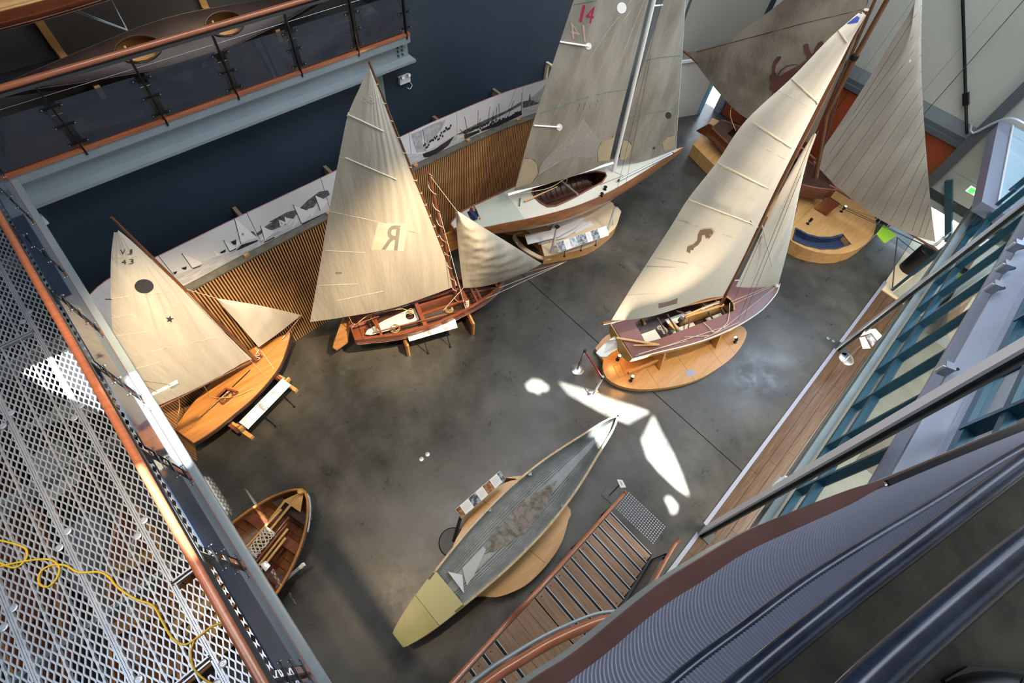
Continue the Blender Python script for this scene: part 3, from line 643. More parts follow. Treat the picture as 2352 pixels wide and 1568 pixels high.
hulls = [c1(l) for l in [[(525, 545), (640, 505), (600, 530), (540, 552)], [(1060, 290), (1240, 235), (1230, 255), (1010, 355), (1005, 345)], [(1300, 260), (1410, 205), (1415, 218), (1300, 272)], [(925, 362), (1000, 330), (1000, 342), (930, 368)], [(940, 260), (1000, 235), (1000, 290), (970, 290)], [(820, 375), (885, 340), (885, 370), (840, 385)], [(405, 545), (465, 522), (460, 560), (430, 560)], [(315, 590), (360, 575), (355, 600), (335, 612)]]]
hulls += [c2_(l) for l in [[(560, 1060), (640, 1030), (780, 935), (740, 1000), (640, 1075), (570, 1085)], [(845, 930), (950, 895), (955, 910), (850, 960)], [(960, 890), (1100, 830), (1240, 760), (1245, 790), (1090, 865), (965, 905)]]]
hulls += [c0(l) for l in [[(2080, 1540), (2250, 1460), (2240, 1475), (2090, 1555)]]]
decal('printed_hulls', TF, hulls, black_p, fr, .007)
mb = MB()
for a, b in [c1([(412, 385), (525, 545)]), c1([(975, 0), (1050, 280)]), c1([(1262, 85), (1305, 235)]), c1([(862, 240), (930, 365)]), c2_([(850, 805), (870, 910)]), c2_([(943, 760), (940, 895)]), c2_([(960, 815), (935, 880)]), c2_([(1025, 735), (1005, 870)]), c2_([(1050, 770), (1030, 860)]), c2_([(1072, 740), (1062, 850)]), c2_([(1085, 715), (1095, 840)]), c2_([(1190, 690), (1150, 800)]), c2_([(1245, 640), (1240, 770)]), c2_([(562, 890), (580, 1010)]), c2_([(815, 890), (860, 930)]), c0([(2020, 1410), (2078, 1540)]), c0([(2170, 1345), (2205, 1450)])]:
    mb.tube([hit(TF, *a, .004), hit(TF, *b, .004)], .006, 4)
for i in range(46):
    t = i / 46; x = 845 + t * 395; y = 925 - t * 140 + random.uniform(-22, 4); p = hit(TF, 784 + x / 3, y / 3, .006); mb.box(p, (.03, .01, .05))
for i in range(24):
    x = 570 + i * 8; y = 1040 - i * 6 + random.uniform(-45, -5); p = hit(TF, 784 + x / 3, y / 3, .006); mb.box(p, (.035, .01, .045))
mb.build('printed_masts_and_crews', black_p, fr, kind='stuff')
decal('printed_letter', TF, text_polys('R', c1([(1062, 195)])[0], c1([(1090, 190)])[0], c1([(1060, 168)])[0]), black_p, fr, .008)
for i, (x, y) in enumerate([(540, 480), (748, 385), (998, 270), (1135, 207), (1258, 145)]):
    p = ax(x, y, 1, 8.54); q, _ = min(((cv_at(k / 200)[0], k) for k in range(201)), key=lambda e: abs(e[0].x - p.x))
    MB().bar((p.x, 8.58, p.z), (p.x, q.y + .05, p.z), .07, .05).b2((p.x - .035, 8.50, 0), (p.x + .035, 8.58, p.z)).b2((p.x - .035, q.y + .03, 2.9), (p.x + .035, q.y + .10, p.z + .3 if i == 4 else 3.5)).build('wall_brace', M['ply_pale'] if i == 4 else mat('grey_timber', (.20, .15, .09), .7), fr)

# ================================================================ boats
def prof_fn(P):
    xs = [p[0] for p in P]; V = smoothline([Vector((p[0], p[1], 0)) for p in P], 120)
    def f(t):
        t = max(xs[0], min(xs[-1], t))
        for a, b in zip(V, V[1:]):
            if b.x >= t: return a.y + (b.y - a.y) * (t - a.x) / max(1e-9, b.x - a.x)
        return V[-1].y
    return f
class Hull:
    def __init__(s, st_, bw, prof, depth, sheer=lambda t: 0, keel=lambda t: 1.0, q=.75, wide=1.0):
        s.s = Vector(st_); s.b = Vector(bw); s.u = (s.b - s.s); s.L = s.u.length; s.u.normalize(); s.v = Vector((-s.u.y, s.u.x, 0)); s.w = prof_fn(prof); s.d = depth; s.sh = sheer; s.k = keel; s.q = q; s.wide = wide
    def P(s, t, y=0, z=0): return s.s + s.u * (s.L * t) + s.v * y + Vector((0, 0, z))
    def z(s, t): return s.sh(t)
    def sec(s, t, a, inset=0):        # a: 0 port gunwale, 1 starboard gunwale
        h = max(.004, s.w(t) * s.wide - inset); th = math.pi * a; y = h * math.copysign(abs(math.cos(th)) ** s.q, math.cos(th)); dep = s.d * s.k(t) - inset
        z = s.sh(t) - dep * (math.sin(th) ** s.q); return s.P(t, y, z)
    def shell(s, name, m, par, a0=0, a1=1, t0=0, t1=1, n=28, k=18, th=.012, inset=0):
        rows = [[s.sec(t0 + (t1 - t0) * i / n, a0 + (a1 - a0) * j / k, inset) for j in range(k + 1)] for i in range(n + 1)]
        return MB().grid(rows, th).build(name, m, par, True)
    def strakes(s, m, par, ns=7, n=24, th=.014, lap=.008):
        for side in (0, 1):
            for j in range(ns):
                a0 = .5 * j / ns; a1 = .5 * (j + 1.12) / ns; a1 = min(a1, .5)
                rows = []
                for i in range(n + 1):
                    r = []
                    for kk in range(4):
                        a = a0 + (a1 - a0) * kk / 3; a = a if side == 0 else 1 - a; r.append(s.sec(i / n, a, lap * kk / 3))
                    rows.append(r if side == 0 else r[::-1])
                MB().grid(rows, th).build('plank', m, par, True)
    def transom(s, m, par, th=.02, t=0.0):
        pts = [s.sec(t, j / 16) for j in range(17)]; return MB().prism(pts, -s.u * th).build('transom', m, par)
    def edge(s, side, off=0, dz=0, n=40, t0=0, t1=1): return [s.P(t0 + (t1 - t0) * i / n, side * (s.w(t0 + (t1 - t0) * i / n) + off), s.sh(t0 + (t1 - t0) * i / n) + dz) for i in range(n + 1)]
    def gunwale(s, m, par, r=.018, name='gunwale', off=0, dz=0):
        for sd in (-1, 1): MB().tube(s.edge(sd, off, dz), r, 6).build(name, m, par, True)
    def outline(s, ins=.005, n=36):
        a = [s.P(i / n, s.w(i / n) - ins) for i in range(n + 1)]; b = [s.P(i / n, -(s.w(i / n) - ins)) for i in range(n, -1, -1)]; return [(p.x, p.y) for p in a + b if True]
    def loc(s, p): d = Vector(p) - s.s; return d.dot(s.u) / s.L, d.dot(s.v)
    def deck(s, m, par, holes=(), th=.02, camber=.04, name='deck'):
        def zf(x, y):
            t, v = s.loc((x, y, 0)); w = max(.02, s.w(min(1, max(0, t)))); return s.s.z + s.sh(t) + camber * max(0, 1 - (v / w) ** 2)
        hs = [[(s.P(t, y).x, s.P(t, y).y) for t, y in h] for h in holes]
        o = s.outline()
        # dense: fan of interior points is not needed as sheer is gentle; split edges finely
        return MB().plate([o] + hs, th, zf, .22).build(name, m, par, True, ang=30)
def sail(name, pl, head, foot, leech, luff, m, par, billow=.12, nu=26, nv=40, label=None, side=-1, ripple=.0, rdir=(6, 2), extra=None):
    # edges as lists of pixels; leech from head to foot on the left, luff on the right, foot from left to right
    V = lambda l: [vpl(pl[0], pl[1], x, y) for x, y in l]
    Lc = smoothline(V(leech), nv); Rc = smoothline(V(luff), nv); Ft = smoothline([Lc[-1]] + V(foot) + [Rc[-1]], nu); Hd = resample([Lc[0]] + V(head) + [Rc[0]], nu)
    a, b = Vector(pl[0]), Vector(pl[1]); nrm = Vector((-(b - a).y, (b - a).x, 0)).normalized() * side; rows = []
    for j in range(nv):
        v = j / (nv - 1); r = []
        for i in range(nu):
            u = i / (nu - 1); p = Lc[j].lerp(Rc[j], u) + (Hd[i] - Hd[0].lerp(Hd[-1], u)) * (1 - v) + (Ft[i] - Ft[0].lerp(Ft[-1], u)) * v
            w = math.sin(math.pi * min(1, max(0, u))) ** .8 * math.sin(math.pi * min(1, .08 + v * .86)) ** .7
            p = p + nrm * billow * w
            if ripple: p += nrm * ripple * w * (math.sin(rdir[0] * u * 6.3 + rdir[1] * v * 6.3) + .6 * math.sin(rdir[0] * 1.7 * u * 6.3 + rdir[1] * 2.3 * v * 6.3 + 1))
            if extra: p += nrm * extra(u, v) * w
            r.append(p)
        rows.append(r)
    o = MB().grid(rows, .003).build(name, m, par, True, label=label); return o
def seams(o, lines, m, par, r=.003, name='seam'):
    if len(lines) > 1:
        for l in lines: seams(o, [l], m, par, r, name)
        return
    T = bvh(o); mb = MB()
    for l in lines: mb.tube([hit(T, x, y, .002) for x, y in resample2(l, 10)], r, 4)
    return mb.build(name, m, par, True)
def resample2(l, n): return [(p.x, p.y) for p in resample([Vector((x, y, 0)) for x, y in l], n)]
CL_OLD = cloth('old_canvas', (.62, .58, .49), (.76, .72, .63), .38, 1, 1.2, .38, (2.5, 2.5, .35), 4)
CL_WHITE = cloth('white_sailcloth', (.74, .73, .70), (.80, .79, .76), .40, 1, .8, .4, (1.6, 1.6, .3), 3)
CL_BROWN = cloth('stained_canvas', (.24, .20, .15), (.42, .37, .30), .25, 1, 1.3, .5, (1, 1, .6), 6)
CL_GREY = cloth('grey_cotton_sail', (.50, .46, .40), (.62, .58, .51), .3, 1, 1.5, .5, (2, 2, .5), 3)
CL_FILM = cloth('translucent_laminate', (.40, .37, .31), (.60, .57, .50), .45, .80, 2.2, .4, (1, 1, .35), 9)
SEAM = mat('seam_thread', (.50, .45, .36), .8)
DE = .014
def spar(name, a, b, r, m, par, r2=None, n=12):
    return MB().tube([a, Vector(a).lerp(Vector(b), .5), b], r, n, r2).build(name, m, par, True)
def lacing(par, pts_a, m, r=.005):
    for a in pts_a: MB().tube([a + Vector((.03 * math.cos(k), .03 * math.sin(k), .012 * math.sin(k * 2))) for k in [i * 6.28 / 10 for i in range(10)]], r, 5, closed=True).build('hoop', m, par, True)
# ---------------------------------------------------------------- boat with VJ 43 on its sail
vj = thing('sailing_dinghy', (-.4, 6.4, 0), 'small golden varnished dinghy with VJ 43 and a black star on its sail', 'boat')
zd = .8; S0 = gz(423, 1001, zd); B0 = gz(667, 766, zd); pl = (S0, B0)
vp = lambda x, y: vpl(S0, B0, x, y)
H = Hull(S0, B0, [(0, .255), (.03, .287), (.15, .37), (.306, .425), (.457, .465), (.635, .435), (.753, .37), (.85, .25), (.969, .07), (1, .006)], .30, lambda t: .03 * (t - .4) ** 2, lambda t: .85 + .15 * math.sin(3.1 * t) if t < .9 else .9, .8)
H.shell('hull', M['dark_wood'], vj, th=.012)
H.transom(M['dark_wood'], vj)
ck = [(.315, .085), (.40, .085), (.425, -.165), (.30, -.12)]
H.deck(M['varnish'], vj, [ck])
H.gunwale(M['dark_wood'], vj, .012, 'rubbing_strake', .004, -.01)
mb = MB()
for a, b in zip(ck, ck[1:] + ck[:1]): mb.bar(H.P(a[0], a[1], .05), H.P(b[0], b[1], .05), .035, .03)
mb.build('coaming', M['mahogany'], vj)
cp = H.P(.36, -.02, -.1)
MB().obox(cp - H.u * .16 - H.v * .15, H.u * .32, H.v * .28, (0, 0, .02)).build('cockpit_floor', M['gold_wood'], vj)
rope('rope_coil', [cp + Vector((.12 * math.cos(k * .9), .09 * math.sin(k * 1.3), .04 + .02 * math.sin(k))) for k in range(26)], .005, M['dark_wood'], vj, 5, 120)
MB().obox(H.P(.66, .02, .035), H.u * .2, H.v * .1, (0, 0, .05)).build('mast_step', M['mahogany'], vj)
MB().tube([H.P(t, .0, .06) for t in (.43, .52, .6)], .01, 6).build('centre_track', M['black'], vj, True)
# dotted centre line of deck screws
mb = MB()
for k in range(46):
    t = .02 + k * .0205
    if .27 < t < .64: continue
    mb.box(H.P(t, 0, .045), (.022, .006, .004), math.atan2(H.u.y, H.u.x))
mb.build('screw_line', M['dark_wood'], vj, kind='stuff')
mt, mbp = vp(256, 499), vp(588, 826)
spar('mast', mbp, mt, .038, M['spar'], vj, .018)
spar('boom', vp(578, 828), vp(352, 943), .020, M['spar'], vj)
s1 = sail('mainsail', pl, [(266, 526)], [(420, 902), (500, 862), (556, 832)], [(262, 533), (256, 580), (254, 640), (256, 720), (263, 790), (290, 850), (330, 903), (345, 938)], [(270, 528), (300, 552), (350, 598), (420, 664), (500, 748), (578, 824)], CL_OLD, vj, .13, 60, 60, ripple=.006, rdir=(7, 1.5), extra=lambda u, v: .022 * v * v * math.sin(u * 42 - v * 6) * u)
T1 = bvh(s1)
for tx, O, X, Y in (('V', (276, 585), (288, 584), (276, 573)), ('J', (292, 585), (304, 584), (292, 573)), ('4', (279, 607), (290, 607), (279, 596)), ('3', (296, 607), (307, 606), (296, 595))):
    decal('sail_letter', T1, text_polys(tx, O, X, Y, 1), M['ink'], vj, DE)
decal('sail_spot', T1, [[(331 + 22 * math.cos(k * .2618), 657 + 16 * math.sin(k * .2618)) for k in range(24)]], M['ink'], vj, DE)
decal('sail_star', T1, [[(390 + (10.5 if k % 2 == 0 else 4) * math.sin(k * math.pi / 5 + .1), 733 - (9.5 if k % 2 == 0 else 3.6) * math.cos(k * math.pi / 5 + .1)) for k in range(10)]], M['ink'], vj, DE)
seams(s1, [[(255, 593), (333, 587)], [(254, 686), (330, 675), (430, 668)], [(262, 772), (345, 760)], [(300, 850), (370, 830)], [(256, 730), (470, 690)], [(285, 820), (520, 770)]], SEAM, vj, .003)
j1 = sail('jib', pl, [(499, 685)], [(640, 762)], [(496, 685), (545, 740), (594, 797)], [(499, 685), (600, 702), (692, 723)], CL_OLD, vj, .06, 16, 16, ripple=.008, rdir=(1, 4))
spar('bowsprit', H.P(.93, 0, .06), vp(693, 724), .012, M['spar'], vj)
mb = MB()
mb.tube([mt.lerp(mbp, .38), vp(499, 685)], .004, 5); mb.tube([mt.lerp(mbp, .36), H.P(.62, -.36, .04)], .003, 5); mb.tube([vp(596, 800), H.P(.72, -.2, .05), H.P(.70, -.36, .04)], .004, 5)
mb.build('rigging', M['rope'], vj, True)
rope('mainsheet', [vp(470, 888), H.P(.3, .2, .1), H.P(.30, .1, .1), H.P(.38, -.2, .1), H.P(.5, -.38, .1)], .006, M['manila'], vj)
rope('lashing', [vp(588, 812), vp(594, 804), vp(586, 800), vp(596, 815), vp(583, 818), vp(598, 822), vp(590, 826)], .009, M['rope'], vj)
rope('sheet', [vp(410, 912), vp(412, 935), vp(408, 960), H.P(.02, .2, .05)], .006, M['manila'], vj)
spar('tiller', H.P(.15, -.02, .12), H.P(.38, -.06, .14), .011, M['spar'], vj)
for i in range(9):
    p = vp(270, 530).lerp(vp(578, 824), (i + .4) / 9); q = mt.lerp(mbp, (i + .9) / 9.6); MB().tube([p, q], .004, 5).build('lacing', M['ink'], vj, True)
for pp in [(330, 675), (430, 668)]: pass
MB().bar(vp(242, 687), vp(256, 687), .02, .008).bar(vp(331, 586), vp(343, 590), .02, .008).bar(vp(415, 667), vp(440, 672), .02, .008).build('batten_end', M['dark_steel'], vj)
# cradle
cr = thing('boat_cradle', (-.4, 6.2, 0), 'pale timber trestle cradle under the dinghy marked VJ 43', 'trestle')
for t in (.24, .70):
    MB().obox(H.P(t, -.62, -.8), H.u * .08, H.v * 1.1, (0, 0, .09)).build('foot', M['gold_wood'], cr)
    MB().obox(H.P(t, -.45, -.42), H.u * .05, H.v * .9, (0, 0, .09)).build('crossbar', M['gold_wood'], cr)
    for y in (-.42, .32): MB().obox(H.P(t, y, -.71), H.u * .07, H.v * .07, (0, 0, .30)).build('leg', M['gold_wood'], cr)
    MB().obox(H.P(t - .03, -.56, -.35), H.u * .06, H.v * .14, (0, 0, .22)).build('side_chock', M['mahogany'], cr)
MB().obox(H.P(.24, -.40, -.72), H.u * (H.L * .5), H.v * .07, (0, 0, .07)).build('stretcher', M['gold_wood'], cr)
MB().obox(H.P(.24, -.52, -.45), H.u * (H.L * .5), H.v * .04, (0, 0, .10)).build('stretcher', M['gold_wood'], cr)
blk = thing('weight', tuple(H.P(.47, -.50, -.62)), 'dark round weight hanging beside the timber cradle', 'weight')
MB().lathe(H.P(.47, -.52, -.40), [(.02, 0), (.12, .02), (.15, .1), (.13, .17), (.02, .19)], 16).build('body', M['black'], blk, True)

# ---------------------------------------------------------------- open boat with the reversed R
rb = thing('open_skiff', (3.7, 5.5, 0), 'open reddish-brown wooden skiff with large reversed letter R on its cream gaff sail', 'boat')
zd = .85; S0 = gz(808, 751, zd); B0 = gz(1157, 643, zd); pl = (S0, B0); vq = lambda x, y, S0=S0, B0=B0: vpl(S0, B0, x, y)
R_ = Hull(S0, B0, [(0, .35), (.117, .445), (.256, .55), (.414, .58), (.564, .545), (.66, .48), (.761, .41), (.893, .26), (.97, .10), (1, .006)], .45, lambda t: .10 * (t - .4) ** 2, lambda t: .9 if t < .1 else 1.0 - .25 * max(0, t - .85) / .15, .62)
R_.strakes(M['mahogany'], rb, 8, th=.014)
R_.transom(M['mahogany'], rb, .03)
R_.gunwale(M['mahogany'], rb, .02, 'gunwale', .006, .0)
R_.gunwale(M['mahogany'], rb, .014, 'inwale', -.035, -.01)
# inside: ribs, sole boards, thwarts
for k in range(22):
    t = .04 + k * .042; MB().tube([R_.sec(t, a / 12, .016) for a in range(13)], .007, 5).build('rib', M['dark_wood'], rb, True)
for y in (-.3, -.18, -.06, .06, .18, .3):
    a = .06 + abs(y) * .12; b = .92 - abs(y) * .7
    MB().bar(R_.P(a, y, -.36), R_.P(b, y, -.36), .105, .015).build('sole_board', M['dark_wood'], rb)
def thw(t, z=-.08, w=.10, m='mahogany', H=R_, par=rb, ins=.03):
    hw = H.w(t) - ins; MB().obox(H.P(t, -hw, z), H.u * w, H.v * (2 * hw), (0, 0, .025)).build('thwart', M[m], par)
thw(.40, -.06, .09); thw(.70, -.04, .09); thw(.80, -.06, .05); thw(.77, -.06, .05); thw(.93, .0, .06); thw(.14, -.1, .05)
MB().obox(R_.P(.42, .02, -.36), R_.u * (R_.L * .27), R_.v * .05, (0, 0, .33)).build('centreboard_case', M['mahogany'], rb)
for y in (-.20, .16, .30): MB().bar(R_.P(.41, y, -.05), R_.P(.70, y, -.03), .05, .03).build('stringer', M['mahogany'], rb)
MB().bar(R_.P(.12, -.42, -.12), R_.P(.42, -.50, -.1), .05, .04).build('side_seat', M['mahogany'], rb)
spar('oar', R_.P(.10, -.28, -.04), R_.P(.56, -.44, .02), .016, M['spar'], rb)
# pale spare board with cut-out
o = [(.06, -.10), (.09, -.17), (.2, -.19), (.36, -.17), (.40, -.16), (.40, .16), (.36, .18), (.2, .10), (.08, -.02)]
MB().plate([[tuple(R_.P(t, y).xy) for t, y in o], [tuple(R_.P(.355 + .028 * math.cos(k * .52), -.0 + .10 * math.sin(k * .52)).xy) for k in range(12)]], .02, lambda x, y: zd - .26).build('spare_board', M['offwhite'], rb)
rd = [gz(x, y, .62) for x, y in [(790, 737), (802, 742), (806, 758), (795, 775), (768, 794), (760, 788), (761, 776), (782, 758)]]
MB().prism([(p.x, p.y, .40 + .3 * (i < 3 or i == 7)) for i, p in enumerate(rd)], (0, 0, .05)).build('rudder', wood('rudder_wood', (.22, .10, .03), (.40, .20, .07), .8), rb)
spar('tiller', R_.P(-.01, 0, .05), R_.P(.17, .02, .06), .018, M['mahogany'], rb, .012)
spar('tiller_yoke', R_.P(.12, .16, -.02), R_.P(.14, -.22, -.02), .02, M['mahogany'], rb)
for c, rr, n_ in ((R_.P(.365, 0, -.18), .07, 26), (R_.P(.60, -.18, -.3), .1, 24), (R_.P(.24, -.22, -.3), .12, 22)):
    rope('rope_coil', [c + Vector((rr * (1 - .02 * k) * math.cos(k * .8), rr * (1 - .02 * k) * math.sin(k * .8), .05 + .004 * k)) for k in range(n_)], .008, M['manila'], rb, 5, 110)
m0, m1 = vq(1052, 700), vq(984, 395)
spar('mast', m0, m1, .045, M['mahogany'], rb, .022)
spar('gaff', vq(1028, 600), vq(847, 140), .026, M['spar'], rb, .016)
MB().tube([vq(1030, 605), vq(1024, 570)], .03, 8).build('gaff_jaw', M['dark_wood'], rb, True)
spar('bowsprit', R_.P(.88, 0, .06), vq(1302, 600), .026, M['mahogany'], rb, .014)
s2 = sail('mainsail', pl, [(848, 158)], [(800, 723), (900, 703), (980, 678)], [(846, 160), (828, 198), (800, 262), (785, 330), (766, 430), (748, 530), (735, 610), (712, 739)], [(850, 158), (878, 225), (912, 315), (950, 410), (985, 490), (1012, 560), (1032, 610), (1050, 655)], CL_OLD, rb, .16, 80, 60, ripple=.004, rdir=(3, 1), extra=lambda u, v: .020 * max(0, u - .45) * 1.8 * math.sin(u * 60 + v * 14) * (1 - v * .5))
T2 = bvh(s2)
decal('sail_patch', T2, [[(868, 512), (938, 514), (927, 576), (852, 574)]], cloth('patch_canvas', (.74, .69, .56), (.80, .75, .62), .2), rb, .004)
decal('sail_letter', T2, text_polys('R', (913, 575), (876, 573), (920, 518), 1, .01), M['faded_ink'], rb, .009)
decal('sail_letter', T2, text_polys('166', (872, 240), (828, 233), (872, 222), 1), mat('ghost_ink', (.50, .48, .42), .8), rb)
decal('name_tag', T2, [[(770, 624), (785, 624), (785, 629), (770, 629)]], M['faded_ink'], rb)
seams(s2, [[(800, 262), (876, 300)], [(766, 355), (850, 385), (912, 412)], [(748, 483), (850, 505), (962, 535)], [(745, 575), (840, 580)], [(730, 655), (820, 652)], [(775, 690), (880, 668)]], SEAM, rb, .005, 'batten_pocket')
for l in [[(797, 262), (882, 302)], [(792, 264), (800, 258)], [(793, 362), (910, 412)]]: MB().tube([hit(T2, x, y, .01) for x, y in resample2(l, 12)], .010, 6).build('batten', M['offwhite'], rb, True)
j2 = sail('jib', pl, [(1049, 484)], [(1110, 653), (1180, 632)], [(1047, 484), (1050, 540), (1056, 600), (1064, 661)], [(1050, 484), (1110, 522), (1180, 565), (1244, 605)], CL_OLD, rb, .20, 40, 50, ripple=.010, rdir=(1, 5), extra=lambda u, v: .022 * u * math.sin(v * 48 - u * 9))
sh = mb = MB()
for a, b in [(vq(1045, 620), R_.P(.68, -.46, .02)), (vq(1010, 490), R_.P(.68, -.46, .02)), (vq(1035, 590), R_.P(.65, .46, .02)), (vq(1302, 600), R_.P(.9, -.2, .02)), (vq(1302, 600), R_.P(.74, -.4, 0)), (vq(985, 400), vq(1049, 484)), (vq(1064, 661), R_.P(.55, -.3, 0))]: mb.tube([a, b], .006, 5)
mb.build('rigging', M['rope'], rb, True)
rope('lashing', [R_.P(.695, -.42, .0) + Vector((.04 * math.cos(k * 1.9), .03 * math.sin(k * 1.9), .02 * k)) for k in range(14)], .009, M['rope'], rb, 5, 60)
rope('mainsheet', [vq(800, 725), vq(815, 745), R_.P(.12, .1, .1), R_.P(.3, .05, .05), R_.P(.34, 0, .0)], .009, M['manila'], rb)
rope('halyard', [m0.lerp(m1, f) + Vector((.05 * math.sin(f * 60), .05 * math.cos(f * 60), 0)) for f in [i / 40 for i in range(41)]], .006, M['rope'], rb, 5, 160)
for i in range(15): q = vq(850, 158).lerp(vq(1032, 608), (i + .7) / 15); lacing(rb, [q], M['rope'])
for x, y in [(797, 262), (792, 272)]: pass
crr = thing('boat_cradle', (3.4, 5.3, 0), 'reddish timber cradle beneath the open skiff with the reversed R', 'trestle')
for t in (.26, .70):
    for dy in (0, .06): MB().obox(R_.P(t + dy * .2, -.66, -.85), R_.u * .04, R_.v * 1.3, (0, 0, .46)).build('bearer', M['mahogany'] if dy == 0 else M['gold_wood'], crr)

# ---------------------------------------------------------------- white-decked keelboat with 14
kb = thing('keelboat', (8.6, 5.7, 0), 'long wooden keelboat with cream deck, white spars and red 14 on its translucent sail', 'boat')
zd = 1.5; S0 = gz(1040, 520, zd); B0 = gz(1566, 343, zd); pl = (S0, B0); vk = lambda x, y, S0=S0, B0=B0: vpl(S0, B0, x, y)
K = Hull(S0, B0, [(0, .10), (.02, .20), (.065, .34), (.151, .44), (.25, .56), (.357, .645), (.458, .67), (.601, .585), (.785, .33), (.9, .15), (.968, .06), (1, .006)], .62, lambda t: .10 * (t - .45) ** 2, lambda t: .18 + .82 * math.sin(math.pi * min(1, max(0, t * 1.02))) ** .6, .62)
K.shell('hull', wood('keelboat_planking', (.24, .085, .025), (.42, .19, .06), -.22, .3, .5, 1.2), kb, th=.02)
K.transom(M['varnish'], kb)
ckp = [(.317, .0), (.322, .2), (.335, .30), (.37, .36), (.45, .36), (.53, .30), (.60, .18), (.625, .04), (.62, -.08), (.585, -.23), (.52, -.31), (.45, -.40), (.405, -.44), (.365, -.46), (.335, -.40), (.32, -.2)]
K.deck(M['offwhite'], kb, [ckp], name='deck')
K.gunwale(M['rail_dark'], kb, .018, 'toe_rail', .0, .02)
a = [K.P(t, (K.w(t) - .025) * s_, K.sh(t) + .046 * 0 + .004) for t, s_ in []]
MB().plate([[tuple(K.P(i / 60, K.w(i / 60) - .03).xy) for i in range(1, 15)] + [tuple(K.P(i / 60, -(K.w(i / 60) - .03)).xy) for i in range(14, 0, -1)]], .004, lambda x, y: zd + K.sh(.1) + .04 * max(0, 1 - (K.loc((x, y, 0))[1] / max(.05, K.w(K.loc((x, y, 0))[0]))) ** 2) + .006, .2).build('aft_deck_panel', M['seafoam'], kb)
def loop_tube(H, pts, r, z, m, par, name): 
    P = [H.P(t, y, H.sh(t) + z) for t, y in pts]; MB().tube(P + P[:1], r, 6).build(name, m, par, True)
loop_tube(K, ckp, .022, .045, M['rail_dark'], kb, 'coaming')
K.shell('cockpit_lining', M['dark_wood'], kb, t0=.30, t1=.64, th=.01, inset=.03, n=14)
for k in range(13): t = .325 + k * .023; MB().tube([K.sec(t, a / 12, .045) for a in range(13)], .012, 5).build('rib', M['mahogany'], kb, True)
for s_ in (-1, 0, 1): MB().bar(K.P(.33, s_ * .14, -.40), K.P(.60, s_ * .11, -.40), .10, .02).build('sole_board', M['dark_wood'], kb)
spar('tiller', K.P(.27, -.05, .09), K.P(.41, .02, .14), .022, M['gold_wood'], kb, .014)
MB().bar(K.P(.245, -.12, .07), K.P(.265, .10, .07), .02, .03).build('traveller', M['dark_steel'], kb)
spar('crossbeam', K.P(.44, .30, .1), K.P(.46, -.40, .1), .03, wood('grey_spar', (.18, .13, .10), (.28, .21, .16)), kb)
for x, y in ((1390, 432), (1382, 447)):
    p = gz(x, y, zd + .06); MB().lathe((p.x, p.y, zd + .02), [(.05, 0), (.035, .02), (.03, .06), (.05, .08), (.045, .09)], 16).build('winch', M['black'], kb, True)
mk0 = vk(1407, 400); mk1 = vk(1547, -190)
spar('mast', mk0, mk1, .05, M['white'], kb, .04, 14)
spar('boom', vk(1166, 447), vk(1408, 374), .04, M['white'], kb, None, 4)
sp = thing('spinnaker_pole', tuple(gz(1480, 378, zd + .1)), 'silver-white pole lying on the foredeck of the number 14 keelboat', 'pole')
spar('tube', gz(1421, 414, zd + .09), gz(1545, 352, zd + .09), .028, M['alu'], sp)
for q in (gz(1421, 414, zd + .09), gz(1545, 352, zd + .09)): MB().lathe(q, [(.01, -.04), (.03, -.02), (.03, .02), (.01, .04)], 10).build('end_fitting', M['dark_steel'], sp, True)
s3 = sail('mainsail', pl, [(1460, -190)], [(1260, 418), (1340, 393)], [(1392, -190), (1352, -95), (1318, 0), (1286, 96), (1250, 205), (1213, 320), (1181, 438)], [(1538, -190), (1490, 0), (1466, 100), (1440, 205), (1418, 290), (1400, 370)], CL_FILM, kb, .15, 30, 50, ripple=.004)
T3 = bvh(s3)
decal('sail_number', T3, text_polys('1', (1330, 50), (1336, 52), (1339, 11), 1), M['crimson'], kb)
decal('sail_number', T3, text_polys('4', (1343, 51), (1360, 55), (1352, 12), 1), M['crimson'], kb)
pink = mat('show_through_print', (.50, .34, .31), .8)
decal('sail_number', T3, text_polys('14', (1346, 96), (1312, 88), (1342, 58), 1), pink, kb)
wh = mat('white_patch', (.85, .86, .84), .5)
decal('window_disc', T3, [[(1428 + 11 * math.cos(k * .3), 18 + 13 * math.sin(k * .3)) for k in range(21)]], wh, kb)
for l in [[(1286, 96), (1352, 106)], [(1226, 288), (1285, 292)]]:
    MB().tube([hit(T3, x, y, .015) for x, y in resample2(l, 8)], .016, 6).build('batten_pocket', wh, kb, True)
    x, y = l[1]; decal('batten_disc', T3, [[(x + 7 * math.cos(k * .4), y + 8 * math.sin(k * .4)) for k in range(16)]], wh, kb, .01)
decal('reinforcement', T3, [[(1339, 272), (1385, 333), (1363, 363), (1310, 360), (1235, 402), (1247, 368), (1290, 330)]], mat('dark_scrim', (.25, .22, .205), .8, 0, (.34, .31, .29), 40), kb, .005)
ylw = cloth('yellowed_film', (.55, .46, .31), (.64, .55, .40), .35)
decal('corner_patch', T3, [[(1184, 432), (1204, 364), (1220, 363), (1234, 375), (1236, 398), (1222, 420)], [(1374, 370), (1372, 345), (1382, 322), (1400, 316), (1412, 316), (1400, 368)]], ylw, kb, .006)
seams(s3, [[(1204, 364), (1220, 363), (1234, 375), (1237, 398), (1222, 421)], [(1374, 371), (1372, 345), (1382, 323), (1414, 315)]], M['black'], kb, .006, 'stitching')
grn = mat('green_tape', (.02, .12, .07), .6)
seams(s3, [[(1239, 260), (1280, 247), (1330, 228), (1390, 212), (1440, 206)], [(1318, 11), (1345, 5), (1370, 0)]], grn, kb, .007, 'draft_stripe')
